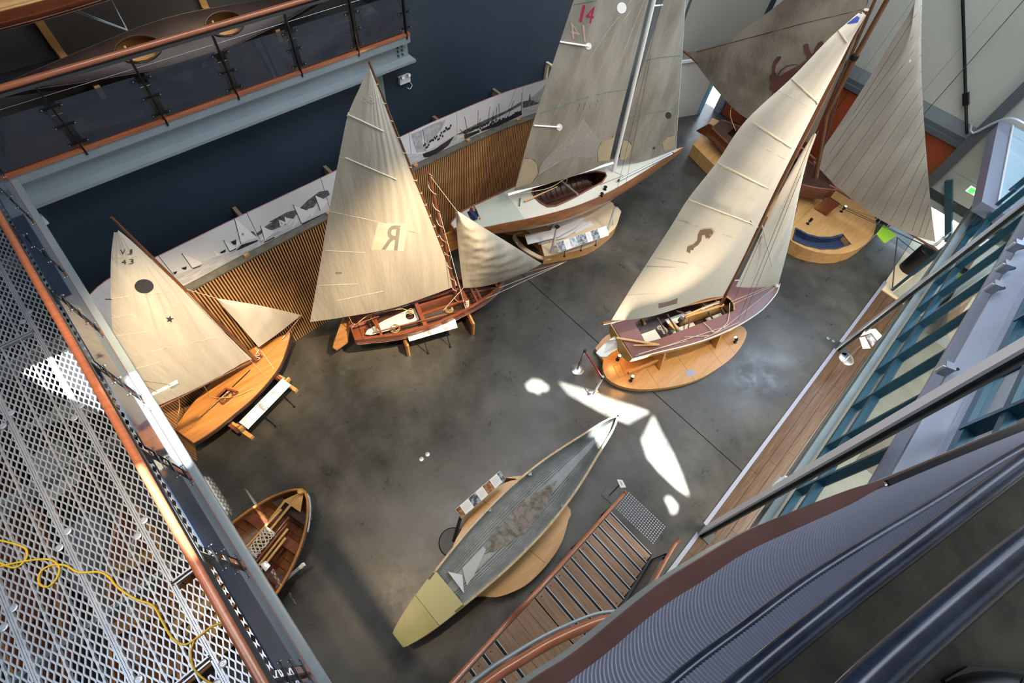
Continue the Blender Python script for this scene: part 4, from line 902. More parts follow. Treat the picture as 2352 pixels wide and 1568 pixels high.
seams(s3, [[(1470, 0), (1420, 60), (1330, 280), (1240, 400)], [(1450, 0), (1360, 120), (1280, 320), (1200, 428)], [(1480, 0), (1400, 200), (1345, 360)], [(1395, -40), (1330, 150), (1215, 380)], [(1485, 10), (1442, 150), (1395, 320)], [(1339, 272), (1300, 360), (1234, 402)], [(1322, 316), (1385, 345)], [(1235, 402), (1322, 316), (1342, 272)]], mat('pale_thread', (.60, .57, .50), .7), kb, .003)
for k in range(4): seams(s3, [[(1328 + k * 14, 246 - k * 3), (1326 + k * 14, 256 - k * 3)], [(1330 + k * 14, 238 - k * 3), (1331 + k * 14, 245 - k * 3)]], grn, kb, .004, 'telltale')
j3 = sail('jib', pl, [(1595, -190)], [(1470, 369), (1515, 355)], [(1580, -190), (1524, 0), (1496, 90), (1462, 195), (1440, 280), (1422, 369)], [(1588, -190), (1573, 0), (1563, 150), (1556, 250), (1551, 342)], CL_FILM, kb, .10, 20, 40)
T3b = bvh(j3)
seams(j3, [[(1481, 140), (1505, 133), (1562, 128)], [(1441, 271), (1480, 262), (1557, 249)]], grn, kb, .006, 'draft_stripe')
decal('corner_patch', T3b, [[(1424, 366), (1420, 320), (1440, 322), (1452, 335), (1446, 358), (1436, 368)], [(1550, 340), (1524, 348), (1521, 328), (1532, 315), (1551, 309)]], ylw, kb, .005)
seams(j3, [[(1424, 322), (1436, 320), (1450, 328), (1452, 342), (1442, 362), (1430, 369)], [(1526, 350), (1521, 332), (1532, 315), (1552, 309)]], M['black'], kb, .005, 'stitching')
decal('round_mark', T3b, [[(1535 + 7 * math.cos(k * .4), 265 + 8 * math.sin(k * .4)) for k in range(16)]], M['ink'], kb)
decal('blue_mark', T3b, [[(1499, 338), (1505, 337), (1505, 342), (1499, 343)]], M['navy'], kb)
MB().tube([vk(1592, -190), vk(1574, 0), vk(1552, 345)], .010, 6).build('forestay', M['white'], kb, True)
for x, y in [(1539, 40), (1510, 12)]: pass
MB().tube([vk(1496, 14), vk(1536, 10)], .014, 6).build('spreader', M['white'], kb, True)
mb = MB()
for a, b in [((1500, 100), K.P(.66, -.56, .03)), ((1520, 0), K.P(.62, -.58, .03)), ((1495, 60), K.P(.66, .5, .03))]: mb.tube([vk(*a), b], .004, 5)
mb.tube([vk(1260, 0), K.P(.09, .3, .03)], .003, 4)
mb.tube([K.P(.57, -.3, .06), K.P(.68, -.25, .05), K.P(.66, -.05, .06)], .005, 5)
mb.build('rigging', M['dark_steel'], kb, True)
rope('mainsheet', [vk(1190, 445), vk(1260, 432), vk(1300, 410), K.P(.45, .05, .12)], .008, M['rope'], kb)
MB().prism([K.P(.03, 0, -.15), K.P(-.035, 0, -.2), K.P(-.06, 0, -.55), K.P(-.03, 0, -.85), K.P(.03, 0, -.8)], K.v * .05).build('rudder', M['varnish'], kb)
fin = [K.P(.33, -.03, -.45), K.P(.62, -.03, -.5), K.P(.58, -.03, -.95), K.P(.52, -.03, -1.22), K.P(.40, -.03, -1.22)]
MB().prism(fin, K.v * .06).build('keel', M['white'], kb)
# flag
fg = thing('stern_flag', tuple(gz(1104, 501, zd + .05)), 'small dark blue flag with union canton on a brass staff at the stern', 'flag')
f0 = gz(1104, 503, zd + .05); f1 = f0 + Vector((-.20, .03, .55))
spar('staff', f0, f1, .010, M['gold_wood'], fg); MB().lathe(f0 - Vector((0, 0, .02)), [(.05, 0), (.05, .02), (.02, .04)], 14).build('socket', M['gold_wood'], fg, True)
rows = []
for j in range(9):
    rows.append([f1.lerp(f0, .06 + .75 * j / 8 * (1 if i == 0 else 1)) + Vector((-.035 * i, -.02 * math.sin(i * 1.6 + j * .5), -.012 * i)) for i in range(7)])
MB().grid(rows, .002).build('cloth', mat('flag_navy', (.02, .03, .10), .8), fg, True)
MB().grid([[p + Vector((0, -.006, 0)) for p in r[:4]] for r in rows[:3]], .002).build('canton_stripe', mat('flag_red', (.35, .03, .05), .8), fg, True)
MB().grid([[p + Vector((0, -.009, 0)) for p in r[1:3]] for r in rows[:4]], .002).build('canton_stripe', M['white'], fg, True)
# stand and plinth of the keelboat
kp = thing('plinth', (8.4, 5.4, 0), 'low oval plywood plinth below the keelboat numbered 14', 'plinth')
base = [gz(x, y, 0) for x, y in [(1247, 606), (1262, 604), (1310, 595), (1353, 582), (1385, 560), (1407, 540), (1416, 515), (1414, 495)]]
ol = smoothline([Vector((p.x, p.y, 0)) for p in base] + [Vector((9.9, 6.3, 0)), Vector((8.9, 6.9, 0)), Vector((7.6, 6.9, 0)), Vector((7.0, 6.6, 0))], 60)
cut = [Vector((7.05, 5.95, 0)), Vector((7.12, 5.3, 0))]
MB().plate([[(p.x, p.y) for p in ol] + [(7.35, 6.2), (7.35, 5.6)]], .30, lambda x, y: .30).build('body', M['ply'], kp)
MB().plate([[(p.x, p.y) for p in resample(ol, 40)] + [(7.35, 6.2), (7.35, 5.6)]], .012, lambda x, y: .312).build('top_sheet', M['ply_pale'], kp)
rim = smoothline([gz(x, y, .18) for x, y in [(1262, 596), (1235, 592), (1200, 572), (1180, 550), (1178, 540), (1190, 535), (1215, 530)]], 24)
MB().grid([rim, [p + Vector((.12, .0, 0)) for p in rim]], .05, (0, 0, -1)).build('open_rim', M['ply_pale'], kp)
kstd = thing('support_frame', (8.3, 5.2, .31), 'white tubular posts propping the keelboat hull on its plinth', 'stand')
for (bx, by), zt in (((1266, 580), .90), ((1395, 530), .86)):
    p = gz(bx, by, .31); spar('post', p, (p.x + .03, p.y + .02, 1.22), .035, M['white'], kstd); MB().box((p.x + .03, p.y + .02, 1.23), (.1, .1, .03)).build('pad', M['black'], kstd)
    MB().tube([(p.x + .3, p.y + .05, .33), (p.x + .15, p.y + .04, .6), (p.x + .04, p.y + .02, .72)], .02, 8).build('brace', M['white'], kstd, True)
for i, pts in enumerate([[(1205, 540), (1265, 530), (1275, 505), (1343, 500), (1325, 520), (1280, 545), (1212, 562)], [(1230, 552), (1270, 540), (1310, 525), (1340, 508), (1350, 512), (1300, 545), (1237, 562)]]):
    bd = thing('display_board', tuple(gz(*pts[0], .34)), ['large white board leaning under the keelboat hull', 'lower white board lying on the keelboat plinth'][i], 'board')
    MB().prism([gz(x, y, .5 - i * .15) for x, y in pts], (0, 0, .02)).build('sheet', M['panel'], bd)
MB().prism([gz(x, y, .314) for x, y in [(1316, 524), (1355, 507), (1364, 517), (1322, 536)]], (0, 0, .01)).build('hatch', M['panel'], kp)

# ---------------------------------------------------------------- skiff with the serpent
sb = thing('racing_skiff', (8.3, 1.3, 0), 'maroon-decked skiff with a serpent emblem on its tall white sail', 'boat')
zd = .95; S0 = gz(1429, 783, zd); B0 = gz(1789, 653, zd); pl = (S0, B0); vs_ = lambda x, y, S0=S0, B0=B0: vpl(S0, B0, x, y)
Q = Hull(S0, B0, [(0, .48), (.137, .545), (.269, .62), (.425, .665), (.571, .64), (.688, .575), (.804, .46), (.9, .29), (.95, .18), (1, .008)], .42, lambda t: .06 * (t - .3) ** 2, lambda t: .75 + .25 * math.sin(3.14 * min(1, t + .1)) if t < .9 else .72, .8)
Q.shell('hull', M['gold_wood'], sb, th=.014); Q.transom(M['gold_wood'], sb, .03)
hk = [(.10, -.24), (.11, .30), (.16, .36), (.64, .22), (.665, .16), (.665, -.19), (.64, -.26), (.18, -.27)]
Q.deck(M['maroon'], sb, [hk]); Q.gunwale(M['white'], sb, .014, 'rubbing_strake', .004, .0)
Q.shell('cockpit_lining', M['dark_wood'], sb, t0=.08, t1=.68, th=.01, inset=.02, n=14)
for (t, y0, y1, w, m) in [(.14, -.22, .1, .40, 'offwhite'), (.30, -.22, -.06, .65, 'offwhite'), (.31, .06, .25, .75, 'offwhite'), (.52, -.2, -.08, .45, 'offwhite'), (.52, .06, .2, .4, 'offwhite')]:
    MB().obox(Q.P(t, y0, -.26), Q.u * w, Q.v * (y1 - y0), (0, 0, .02)).build('floor_panel', M[m], sb)
MB().obox(Q.P(.37, -.03, -.3), Q.u * 1.15, Q.v * .06, (0, 0, .32)).build('centreboard_case', M['gold_wood'], sb)
MB().bar(Q.P(.37, .03, .06), Q.P(.6, .08, .06), .05, .03).bar(Q.P(.37, .0, .06), Q.P(.6, -.04, .06), .05, .03).build('case_cap', M['ply'], sb)
for t in (.24, .30, .52, .60): MB().bar(Q.P(t, -.25, -.06), Q.P(t + .01, .27, -.06), .035, .03).build('frame', M['dark_wood'], sb)
MB().tube(smoothline([Q.P(.36, .26, -.02), Q.P(.40, .08, .0), Q.P(.39, -.08, .0), Q.P(.36, -.24, -.02)], 14), .018, 6).build('traveller_arch', M['mahogany'], sb, True)
MB().lathe(Q.P(.345, .0, -.02), [(.055, 0), (.05, .07), (.045, .11), (.02, .115)], 16).build('winch', M['dark_steel'], sb, True)
MB().bar(Q.P(.30, .06, -.08), Q.P(.31, -.15, -.08), .14, .03).build('winch_shelf', M['ply'], sb)
for sd in (-1, 1):
    mb = MB()
    ppp = [Q.P(.66, sd * .04, .03), Q.P(.695, sd * .10, .03), Q.P(.675, sd * .27, .03)]
    mb.tube([Q.P(.67, sd * .03, .04), Q.P(.662, sd * .14, .04), Q.P(.645, sd * .25, .03)], .022, 6)
    mb.build('mast_rack', M['gold_wood'], sb, True)
for c, rr, n_ in ((Q.P(.26, .02, -.2), .12, 30), (Q.P(.56, .15, -.2), .11, 22), (Q.P(.33, -.1, -.2), .09, 16)):
    rope('rope_tangle', [c + Vector((rr * math.cos(k * 1.7) * (.6 + .4 * math.sin(k)), rr * math.sin(k * 1.3), .03 * math.sin(k * .7))) for k in range(n_)], .007, M['rope'], sb, 5, 140)
rope('mast_rope', [Q.P(.47, .02, .1), Q.P(.53, .03, .13), Q.P(.60, .02, .1)], .018, M['rope'], sb)
sm0 = vs_(1655, 702); sm1 = vs_(1988, 30)
MB().tube(smoothline([vs_(1652, 706), vs_(1742, 525), vs_(1768, 470), vs_(1880, 250), vs_(1990, 22)], 20), .042, 12, .028).build('mast', M['spar'], sb, True)
spar('boom', vs_(1384, 743), vs_(1660, 682), .030, wood('orange_boom', (.32, .11, .03), (.45, .18, .06)), sb, .026)
s4 = sail('mainsail', pl, [(1976, 28)], [(1490, 722), (1570, 697), (1620, 682)], [(1972, 30), (1925, 70), (1895, 98), (1817, 180), (1711, 279), (1646, 373), (1580, 457), (1547, 510), (1505, 575), (1450, 660), (1402, 738)], [(1980, 28), (1940, 115), (1890, 215), (1840, 315), (1790, 415), (1740, 520), (1700, 605), (1661, 680)], CL_WHITE, sb, .20, 50, 56, ripple=.003, rdir=(4, 1), extra=lambda u, v: .010 * math.sin(u * 22 + v * 8) * (1 - v))
T4 = bvh(s4)
decal('blue_head_patch', T4, [[(1976, 30), (1944, 55), (1970, 52), (1980, 30)], [(1944, 56), (1972, 50), (1966, 52)]][:1], mat('royal_blue_cloth', (.01, .05, .32), .7), sb, .006)
for l in [[(1925, 70), (1945, 98)], [(1818, 181), (1888, 243)], [(1729, 280), (1828, 345)], [(1647, 373), (1780, 440)], [(1581, 457), (1745, 520)]]:
    MB().tube([hit(T4, x, y, .006) for x, y in resample2(l, 12)], .010, 6).build('batten', cloth('batten_tape', (.70, .67, .55), (.74, .71, .60), .3), sb, True)
serp = [(1585, 582), (1577, 577), (1579, 566), (1592, 562), (1602, 552), (1603, 538), (1608, 529), (1620, 526), (1633, 526), (1638, 532), (1637, 539), (1632, 537), (1629, 542), (1635, 540), (1628, 549), (1626, 545), (1622, 548), (1619, 539), (1612, 541), (1611, 552), (1604, 562), (1594, 569), (1592, 575), (1586, 573)]
decal('serpent_emblem', T4, [serp], M['brown_ink'], sb, .008, 8)
decal('maroon_patch', T4, [[(1512, 697), (1536, 692), (1557, 684), (1555, 697), (1513, 708)]], cloth('maroon_patch', (.32, .24, .22), (.38, .29, .27), .3), sb, .006)
seams(s4, [[(1475, 612), (1552, 614)], [(1435, 678), (1508, 673)], [(1780, 205), (1890, 262)], [(1690, 300), (1815, 372)], [(1610, 400), (1765, 475)], [(1540, 500), (1720, 560)], [(1490, 590), (1690, 625)]], SEAM, sb, .002)
j4 = sail('jib', pl, [(1870, 306)], [(1720, 658), (1760, 656)], [(1868, 308), (1830, 370), (1780, 465), (1730, 575), (1690, 658)], [(1871, 306), (1850, 380), (1832, 460), (1812, 560), (1788, 652)], CL_WHITE, sb, .10, 20, 40, ripple=.008, rdir=(2, 1))
decal('jib_window', bvh(j4), [[(1700, 612), (1716, 588), (1712, 602), (1706, 612)]], M['faded_ink'], sb)
seams(j4, [[(1790, 470), (1830, 480)], [(1745, 560), (1812, 565)]], SEAM, sb, .002)
MB().tube([vs_(1750, 515), vs_(1716, 537)], .01, 6).tube([vs_(1750, 515), Q.P(.66, -.25, 1.6)], .01, 6).build('spreader', M['alu'], sb, True)
mb = MB()
for a, b in [(vs_(1880, 300), Q.P(.66, -.52, .03)), (vs_(1880, 300), Q.P(.66, .5, .03)), (vs_(1871, 304), vs_(1789, 652)), (vs_(1980, 40), Q.P(.63, -.5, .03)), (vs_(1755, 530), Q.P(.57, -.38, .03))]: mb.tube([a, b], .004, 5)
mb.build('shroud', M['dark_steel'], sb, True)
for a, b in [((0.01, -.46), (.55, -.56)), ((.03, -.44), (.30, -.55)), ((.3, -.45), (.42, -.62)), ((.52, -.58), (.98, -.03)), ((.66, -.02), (.98, .01)), ((.66, -.10), (.98, -.01)), ((.39, -.64), (.62, -.58))]:
    MB().tube([Q.P(a[0], a[1], Q.sh(a[0]) + .05), Q.P(b[0], b[1], Q.sh(b[0]) + .05)], .007, 5).build('deck_line', M['rope'], sb, True)
rope('jib_sheet', [Q.P(.44, -.27, .05), Q.P(.45, -.42, .05), Q.P(.46, -.60, .06), Q.P(.55, -.50, .05), Q.P(.60, -.3, .06), Q.P(.62, -.1, .2)], .011, M['rope'], sb)
rud = [(1410, 774), (1425, 778), (1427, 796), (1412, 805), (1392, 821), (1378, 820), (1368, 811), (1388, 790), (1398, 781)]
MB().prism([gz(x, y, .62 + (.2 if i in (0, 1, 8) else 0)) for i, (x, y) in enumerate(rud)], (0.0, .0, .035)).build('rudder', M['white'], sb)
MB().bar(gz(1416, 776, 1.02), gz(1514, 792, 1.05), .05, .03).build('tiller', M['gold_wood'], sb); MB().bar(gz(1455, 793, 1.04), gz(1514, 792, 1.07), .028, .02).build('tiller_extension', M['gold_wood'], sb)
MB().lathe(gz(1783, 657, 1.02), [(.05, 0), (.05, .03), (.02, .06)], 12).build('bow_fitting', M['white'], sb, True)
# plinth of the skiff
bp_ = [gz(x, y, .12) for x, y in [(1386, 828), (1384, 845), (1392, 866), (1410, 880), (1435, 889), (1470, 894), (1520, 891), (1570, 882), (1610, 868), (1645, 848), (1680, 822), (1702, 796), (1714, 772), (1714, 758), (1705, 750)]]
ol = smoothline([Vector((p.x, p.y, 0)) for p in bp_] + [Vector((9.3, .95, 0)), Vector((8.6, 1.6, 0)), Vector((7.6, 2.2, 0)), Vector((6.7, 2.5, 0)), Vector((6.15, 2.45, 0))], 60)
pq = thing('plinth', (7.6, 1.2, 0), 'oval golden plywood plinth under the maroon-decked skiff', 'plinth')
cutx = [(7.02, 8.18), (8.18, 9.0)]
# the top is made of separate sheets with fine gaps
MB().plate([[(p.x, p.y) for p in ol]], .10, lambda x, y: .11).build('body', M['ply'], pq)
cut_n = Vector((.30, .95, 0)).normalized(); cen = sum(ol, Vector()) / len(ol); dx_ = Vector((.95, -.30, 0)).normalized()
bnds = [-9, -.95, -.05, .85, 1.35, 9]
for a, b in zip(bnds, bnds[1:]):
    P = [p for p in ol]; 
    def clip(P, f):
        out = []
        for i in range(len(P)):
            p, q = P[i - 1], P[i]; fp, fq = f(p), f(q)
            if fp * fq < 0: out.append(p.lerp(q, fp / (fp - fq)))
            if fq >= 0: out.append(q)
        return out
    P = clip(P, lambda p: (p - cen).dot(dx_) - a - .003); P = clip(P, lambda p: b - .003 - (p - cen).dot(dx_))
    if len(P) > 2: MB().plate([[(p.x, p.y) for p in P]], .012, lambda x, y: .124).build('top_sheet', M['ply'], pq)
MB().prism([gz(x, y, .125) for x, y in [(1574, 853), (1591, 848), (1598, 858), (1581, 866)]], (0, 0, .004)).build('socket_plate', M['silver'], pq)
loopp = [gz(x, y, .126) for x, y in [(1409, 840), (1424, 834), (1436, 862), (1422, 868)]]; MB().tube(loopp + loopp[:1], .004, 4).build('hatch_edge', M['dark_wood'], pq)
sq = thing('support_frame', (7.6, 1.2, .125), 'golden plywood trestles carrying the maroon-decked skiff', 'stand')
for t in (.20, .56):
    P = [Q.P(t, y, -.95 + z + .126) for y, z in [(-.62, 0), (-.52, 0), (-.12, .42), (.12, .42), (.52, 0), (.62, 0), (.45, .5), (-.45, .5)]]
    for sd in (-1, 1):
        MB().bar(Q.P(t, sd * .58, -.82), Q.P(t, sd * .42, -.24), .06, .22).build('leg', M['gold_wood'], sq)
    MB().bar(Q.P(t, -.60, -.79), Q.P(t, .60, -.79), .06, .08).build('foot', M['gold_wood'], sq); MB().bar(Q.P(t, -.45, -.46), Q.P(t, .45, -.46), .05, .12).build('crossbar', M['gold_wood'], sq)
MB().bar(Q.P(.02, -.50, -.70), Q.P(.24, -.50, -.62), .05, .10).build('stretcher', M['gold_wood'], sq)
def uplight(x, y, z, label, lit=True, tgt=None, pw=60):
    p = gz(x, y, z); t = thing('uplight', tuple(p), label, 'light', 'uplights on the plinths')
    MB().lathe(p, [(.045, 0), (.045, .015), (.012, .02), (.012, .09)], 14).build('base', M['black'], t, True)
    d = Vector((.12, 0, 1)) if tgt is None else (Vector(tgt) - p).normalized()
    MB().lathe(p + Vector((0, 0, .09)), [(.03, 0), (.042, .03), (.042, .11), (.036, .115)], 14, d).build('lamp_head', M['black'], t, True)
    if lit:
        MB().lathe(p + Vector((0, 0, .09)) + d * .112, [(.036, 0), (.03, .012), (.01, .016)], 14, d).build('bulb', M['lamp_glow'], t, True)
        if tgt is not None: spot('uplight_lamp', tuple(p + Vector((0, 0, .09)) + d * .17), tgt, pw, 60, (1, .76, .46))
    return t
uplight(1448, 874, .125, 'small lit uplight at the rounded end of the skiff plinth', True, tuple(hit(T4, 1640, 440)), 1500)
uplight(1418, 826, .125, 'small lit uplight beside the white rudder of the maroon skiff', True, tuple(hit(T4, 1560, 560)), 500)
ub = Vector((8.3, 2.05, .125)); tt = thing('uplight', tuple(ub), 'lit uplight on the far side of the skiff plinth behind the tall white sail', 'light', 'uplights on the plinths')
MB().lathe(ub, [(.045, 0), (.045, .015), (.03, .09), (.042, .12), (.042, .2)], 14).build('lamp_head', M['black'], tt, True); MB().lathe(ub + Vector((0, 0, .2)), [(.036, 0), (.03, .012), (.01, .016)], 14).build('bulb', M['lamp_glow'], tt, True)
spot('uplight_lamp', tuple(ub + Vector((0, 0, .26))), tuple(hit(T4, 1675, 430)), 9000, 50, (1, .78, .48))
uplight(1688, 786, .125, 'small lit uplight below the bow of the maroon skiff', True, tuple(Q.P(.6, -.2, 0)), 15)
# ---------------------------------------------------------------- old boat at the far end
bb = thing('historic_boat', (14.9, 3.2, 0), 'dark old open boat at far end with brown canvas sail bearing a maroon beast', 'boat')
zd = 1.0; S0 = Vector((14.72, 5.25, zd)); B0 = Vector((15.02, 1.25, zd)); pl = (S0, B0); vb = lambda x, y, S0=S0, B0=B0: vpl(S0, B0, x, y)
N_ = Hull(S0, B0, [(0, .30), (.08, .42), (.25, .62), (.5, .74), (.7, .66), (.85, .44), (.95, .17), (1, .008)], .55, lambda t: .14 * (t - .4) ** 2, lambda t: .85 if t < .1 else 1 - .3 * max(0, t - .85) / .15, .7)
N_.strakes(M['mahogany'], bb, 7); N_.transom(M['mahogany'], bb); N_.gunwale(M['rail_dark'], bb, .025)
N_.shell('lining', M['dark_wood'], bb, th=.008, inset=.03)
N_.deck(M['dark_wood'], bb, [[(.12, .2), (.3, .4), (.5, .5), (.66, .42), (.70, 0), (.66, -.42), (.5, -.5), (.3, -.4), (.12, -.2)]])
for t in (.2, .4, .6): thw(t, -.12, .12, 'gold_wood' if t == .2 else 'mahogany', N_, bb, .06)
m0 = N_.P(.72, 0, -.1); 
MB().tube([vb(1868, 440), vb(1900, 262), vb(1965, 130), vb(2040, -5), vb(2110, -140)], .07, 12, .05).build('mast', M['spar'], bb, True)
MB().tube([vb(1885, 300), vb(1940, 160), vb(2010, 0), vb(2060, -120)], .035, 10).build('spinnaker_spar', M['spar'], bb, True)
MB().lathe(vb(1962, 132), [(.09, -.05), (.10, 0), (.09, .06)], 12).build('mast_band', M['black'], bb, True)
spar('boom', vb(1570, 117), vb(1880, 372), .035, M['spar'], bb)
s5 = sail('mainsail', pl, [(1960, -200)], [(1640, 195), (1705, 262), (1770, 290)], [(1900, -190), (1860, -60), (1800, 0), (1740, 45), (1680, 85), (1635, 107), (1580, 120)], [(2010, -190), (1990, 20), (1930, 170), (1862, 330)], CL_BROWN, bb, .22, 34, 44, ripple=.012, rdir=(1, 4))
T5 = bvh(s5)
def cc(l): return [(1550 + x / 3.136, 100 + y / 3.136) for x, y in l]
beast = cc([(768, 90), (740, 95), (712, 125), (700, 165), (700, 215), (684, 235), (690, 290), (680, 325), (705, 345), (695, 400), (712, 350), (735, 372), (790, 320), (840, 255), (905, 195), (985, 110), (1020, 55), (1075, 5), (1060, -20), (1030, -5), (1005, 40), (1003, 65), (985, 75), (968, 40), (962, 5), (945, 0), (925, 12), (935, 70), (952, 95), (948, 120), (900, 152), (850, 180), (800, 205), (760, 235), (738, 232), (722, 200), (726, 160), (760, 115)])
decal('beast_emblem', T5, [beast], M['maroon_ink'], bb, .02, 8)
decal('beast_emblem', T5, [cc([(738, 230), (760, 190), (800, 160), (850, 148), (885, 150), (885, 156), (850, 156), (805, 167), (768, 198), (748, 232)])], M['maroon_ink'], bb, .02, 8)
seams(s5, [[(1600, 120), (1680, 98), (1860, 50), (1980, 22)]], M['dark_wood'], bb, .008, 'reef_line')
s6 = sail('jib', pl, [(2110, -60)], [(1925, 428), (2000, 488), (2080, 532)], [(2118, -120), (2103, 0), (2050, 92), (1990, 190), (1925, 290), (1868, 372)], [(2128, -120), (2118, 0), (2116, 140), (2121, 260), (2130, 380), (2138, 470), (2149, 556)], CL_GREY, bb, .15, 34, 44, ripple=.006, rdir=(2, 1))
ls = []
for k in range(18):
    x = 2117 + k * 1.6; y = 40 + k * 31; ls.append([(x, y), (x - 14 - (y - 0) * .42, y + 40 + y * .42)])
ls = [[a, b] for a, b in ls if b[1] < 545]
seams(s6, [[(2117, 12), (1960, 262)], [(2118, 55), (1905, 352)], [(2118, 90), (1893, 395)], [(2119, 125), (1912, 415)], [(2119, 162), (1932, 430)], [(2120, 200), (1955, 447)], [(2121, 240), (1978, 465)], [(2122, 275), (2000, 482)], [(2124, 312), (2022, 495)], [(2126, 350), (2046, 508)], [(2128, 390), (2070, 520)], [(2130, 430), (2095, 530)], [(2133, 470), (2110, 540)], [(2137, 500), (2122, 545)]], mat('dark_seam', (.22, .20, .18), .8), bb, .006)
decal('small_label', bvh(s6), [[(2087, 142), (2090, 136), (2093, 138), (2090, 144)]], M['white'], bb)
spar('bowsprit', vb(1905, 425), vb(2172, 586), .035, M['spar'], bb, .025)
mb = MB()
for a, b in [((1978, 0), (1895, 330)), ((2000, -20), (1880, 380)), ((1745, 268), (1700, 300))]: mb.tube([vb(*a), vb(*b)], .010, 5)
mb.tube([vb(2172, 586), N_.P(.97, 0, -.4)], .008, 5); mb.tube([vb(2172, 586), N_.P(.8, -.45, -.1)], .008, 5); mb.tube([N_.P(1, 0, -.1), (16.3, 1.0, .45)], .005, 4); mb.tube([N_.P(.9, -.2, -.3), (15.9, -.2, .45)], .005, 4)
mb.build('rigging', M['dark_steel'], bb, True)
rope('mainsheet', [vb(1690, 222), vb(1680, 245), vb(1678, 268), vb(1690, 300)], .014, M['manila'], bb)
MB().prism([N_.P(-.01, -.02, -.1), N_.P(-.06, -.02, -.1), N_.P(-.13, -.02, -.5), N_.P(-.02, -.02, -.5)], N_.v * .05).build('rudder', M['mahogany'], bb)
MB().prism([(14.72, .98, .42), (14.8, .98, .42), (14.98, .9, .80), (14.85, .9, .84)], (0, .4, 0)).build('cradle', M['mahogany'], bb)
MB().prism([(14.5, 3.9, .42), (15.2, 3.9, .42), (15.1, 3.9, .6), (14.6, 3.9, .6)], (0, .1, 0)).build('cradle', M['gold_wood'], bb)
pp = thing('plinth', (14.6, 2.5, 0), 'large plywood plinth with built-in navy bench under the old boat', 'plinth')
OL = [(14.15, 5.45), (13.85, 4.4), (13.6, 3.3), (12.95, 1.1), (13.0, .75), (13.15, .45), (13.4, .15), (13.75, -.1), (14.2, -.28), (14.7, -.36), (15.2, -.34), (15.7, -.2), (16.1, .05), (16.45, .5), (16.6, 1.1), (16.6, 2), (16.3, 4), (15.9, 5.9)]
bench = [(13.02, 1.12), (13.12, .78), (13.35, .42), (13.75, .12), (14.25, -.06), (14.42, .28), (14.0, .45), (13.72, .68), (13.55, .95), (13.5, 1.3)]
MB().plate([OL, bench], .40, lambda x, y: .40).build('body', M['ply'], pp)
MB().plate([bench], .03, lambda x, y: .26).build('bench_seat', M['navy'], pp)
bl = [Vector((x, y, 0)) for x, y in bench]
bi = bl[5:] ; MB().grid([[p + Vector((0, 0, .26)) for p in bl[5:]], [p + Vector((0, 0, .43)) for p in bl[5:]]], .05).build('bench_back', M['navy'], pp)
MB().tube([p + Vector((0, 0, .42)) for p in bl + bl[:1]], .02, 6).build('piping', M['navy'], pp, True)
for (x0, y0, x1, y1) in ((13.7, 3.6, 16.35, 3.7), (13.3, 2.2, 16.6, 2.3), (13.55, 1.4, 16.6, 1.5)): MB().bar((x0, y0, .401), (x1, y1, .401), .006, .003).build('joint', M['dark_wood'], pp)
uplight(1855, 514, .40, 'black unlit uplight behind the navy bench', False)
uplight(1932, 486, .40, 'black uplight near the far edge of the large plinth', True)
uplight(1638, 322, .40, 'lit uplight below the left end of the old boat', True)
def sign(name, C0, C1, w, tilt, label, legs, cells, zt=.8, par=None, foot=None, group='information panels beside the boats'):
    # C0, C1: ends of the lower edge of the panel
    C0 = Vector(C0); C1 = Vector(C1); u = (C1 - C0); L = u.length; u.normalize(); out = Vector((-u.y, u.x, 0)); up_ = (out * math.cos(tilt) + Vector((0, 0, math.sin(tilt)))); n = u.cross(up_).normalized()
    t = thing(name, (C0.x, C0.y, 0), label, 'sign', group)
    MB().obox(C0, u * L, up_ * w, -n * .012).build('panel', M['panel'], t)
    x = 0; tot = sum(c[0] for c in cells)
    for wd, kind in cells:
        a = x / tot * L; b = (x + wd) / tot * L; x += wd
        if kind in M: MB().obox(C0 + u * (a + .004) + up_ * .004 + n * .0005, u * (b - a - .008), up_ * (w - .008), n * .0015).build('photo', M[kind], t)
        else:
            mb = MB()
            for r in range(7):
                if kind == 'T' or r > 1: mb.obox(C0 + u * (a + .02) + up_ * (w * (.80 - r * .095)) + n * .0005, u * ((b - a - .04) * (1 if r % 7 < 6 else .6)), up_ * .006, n * .001)
            mb.build('printed_text', M['text_grey'], t, kind='stuff')
    for lx, fx in legs:
        p = C0 + u * (lx * L) + up_ * (w * .4) - n * .014; f = Vector((C0.x, C0.y, 0)) + u * (lx * L) + Vector(fx)
        MB().tube([p, (f.x, f.y, .01 if foot is None else foot)], .010, 6).build('leg', M['black'], t, True)
        MB().lathe((f.x, f.y, 0 if foot is None else foot), [(.03, 0), (.03, .008), (.01, .012)], 10).build('leg_foot', M['black'], t)
    return t
z8 = .62
sign('information_sign', gz(570, 985, z8), gz(668, 884, z8), .21, .5, 'angled photo information panel in front of the VJ 43 dinghy', [(.33, (.03, -.06, 0)), (.8, (.03, -.06, 0))], [(1, 'photo_grey'), (1.2, 'T'), (.6, 'photo_dark'), (1.2, 'T'), (.6, 'photo_grey'), (1.3, 'T')])
sign('information_sign', gz(940, 784, z8), gz(1051, 752, z8), .24, .5, 'angled photo information panel in front of the open skiff with the R', [(.28, (.02, -.1, 0)), (.76, (.02, -.1, 0))], [(1, 'photo_grey'), (.7, 'T'), (1, 'photo_dark'), (.5, 'photo_grey'), (.8, 'T'), (.7, 'photo_dark'), (.8, 'T')])
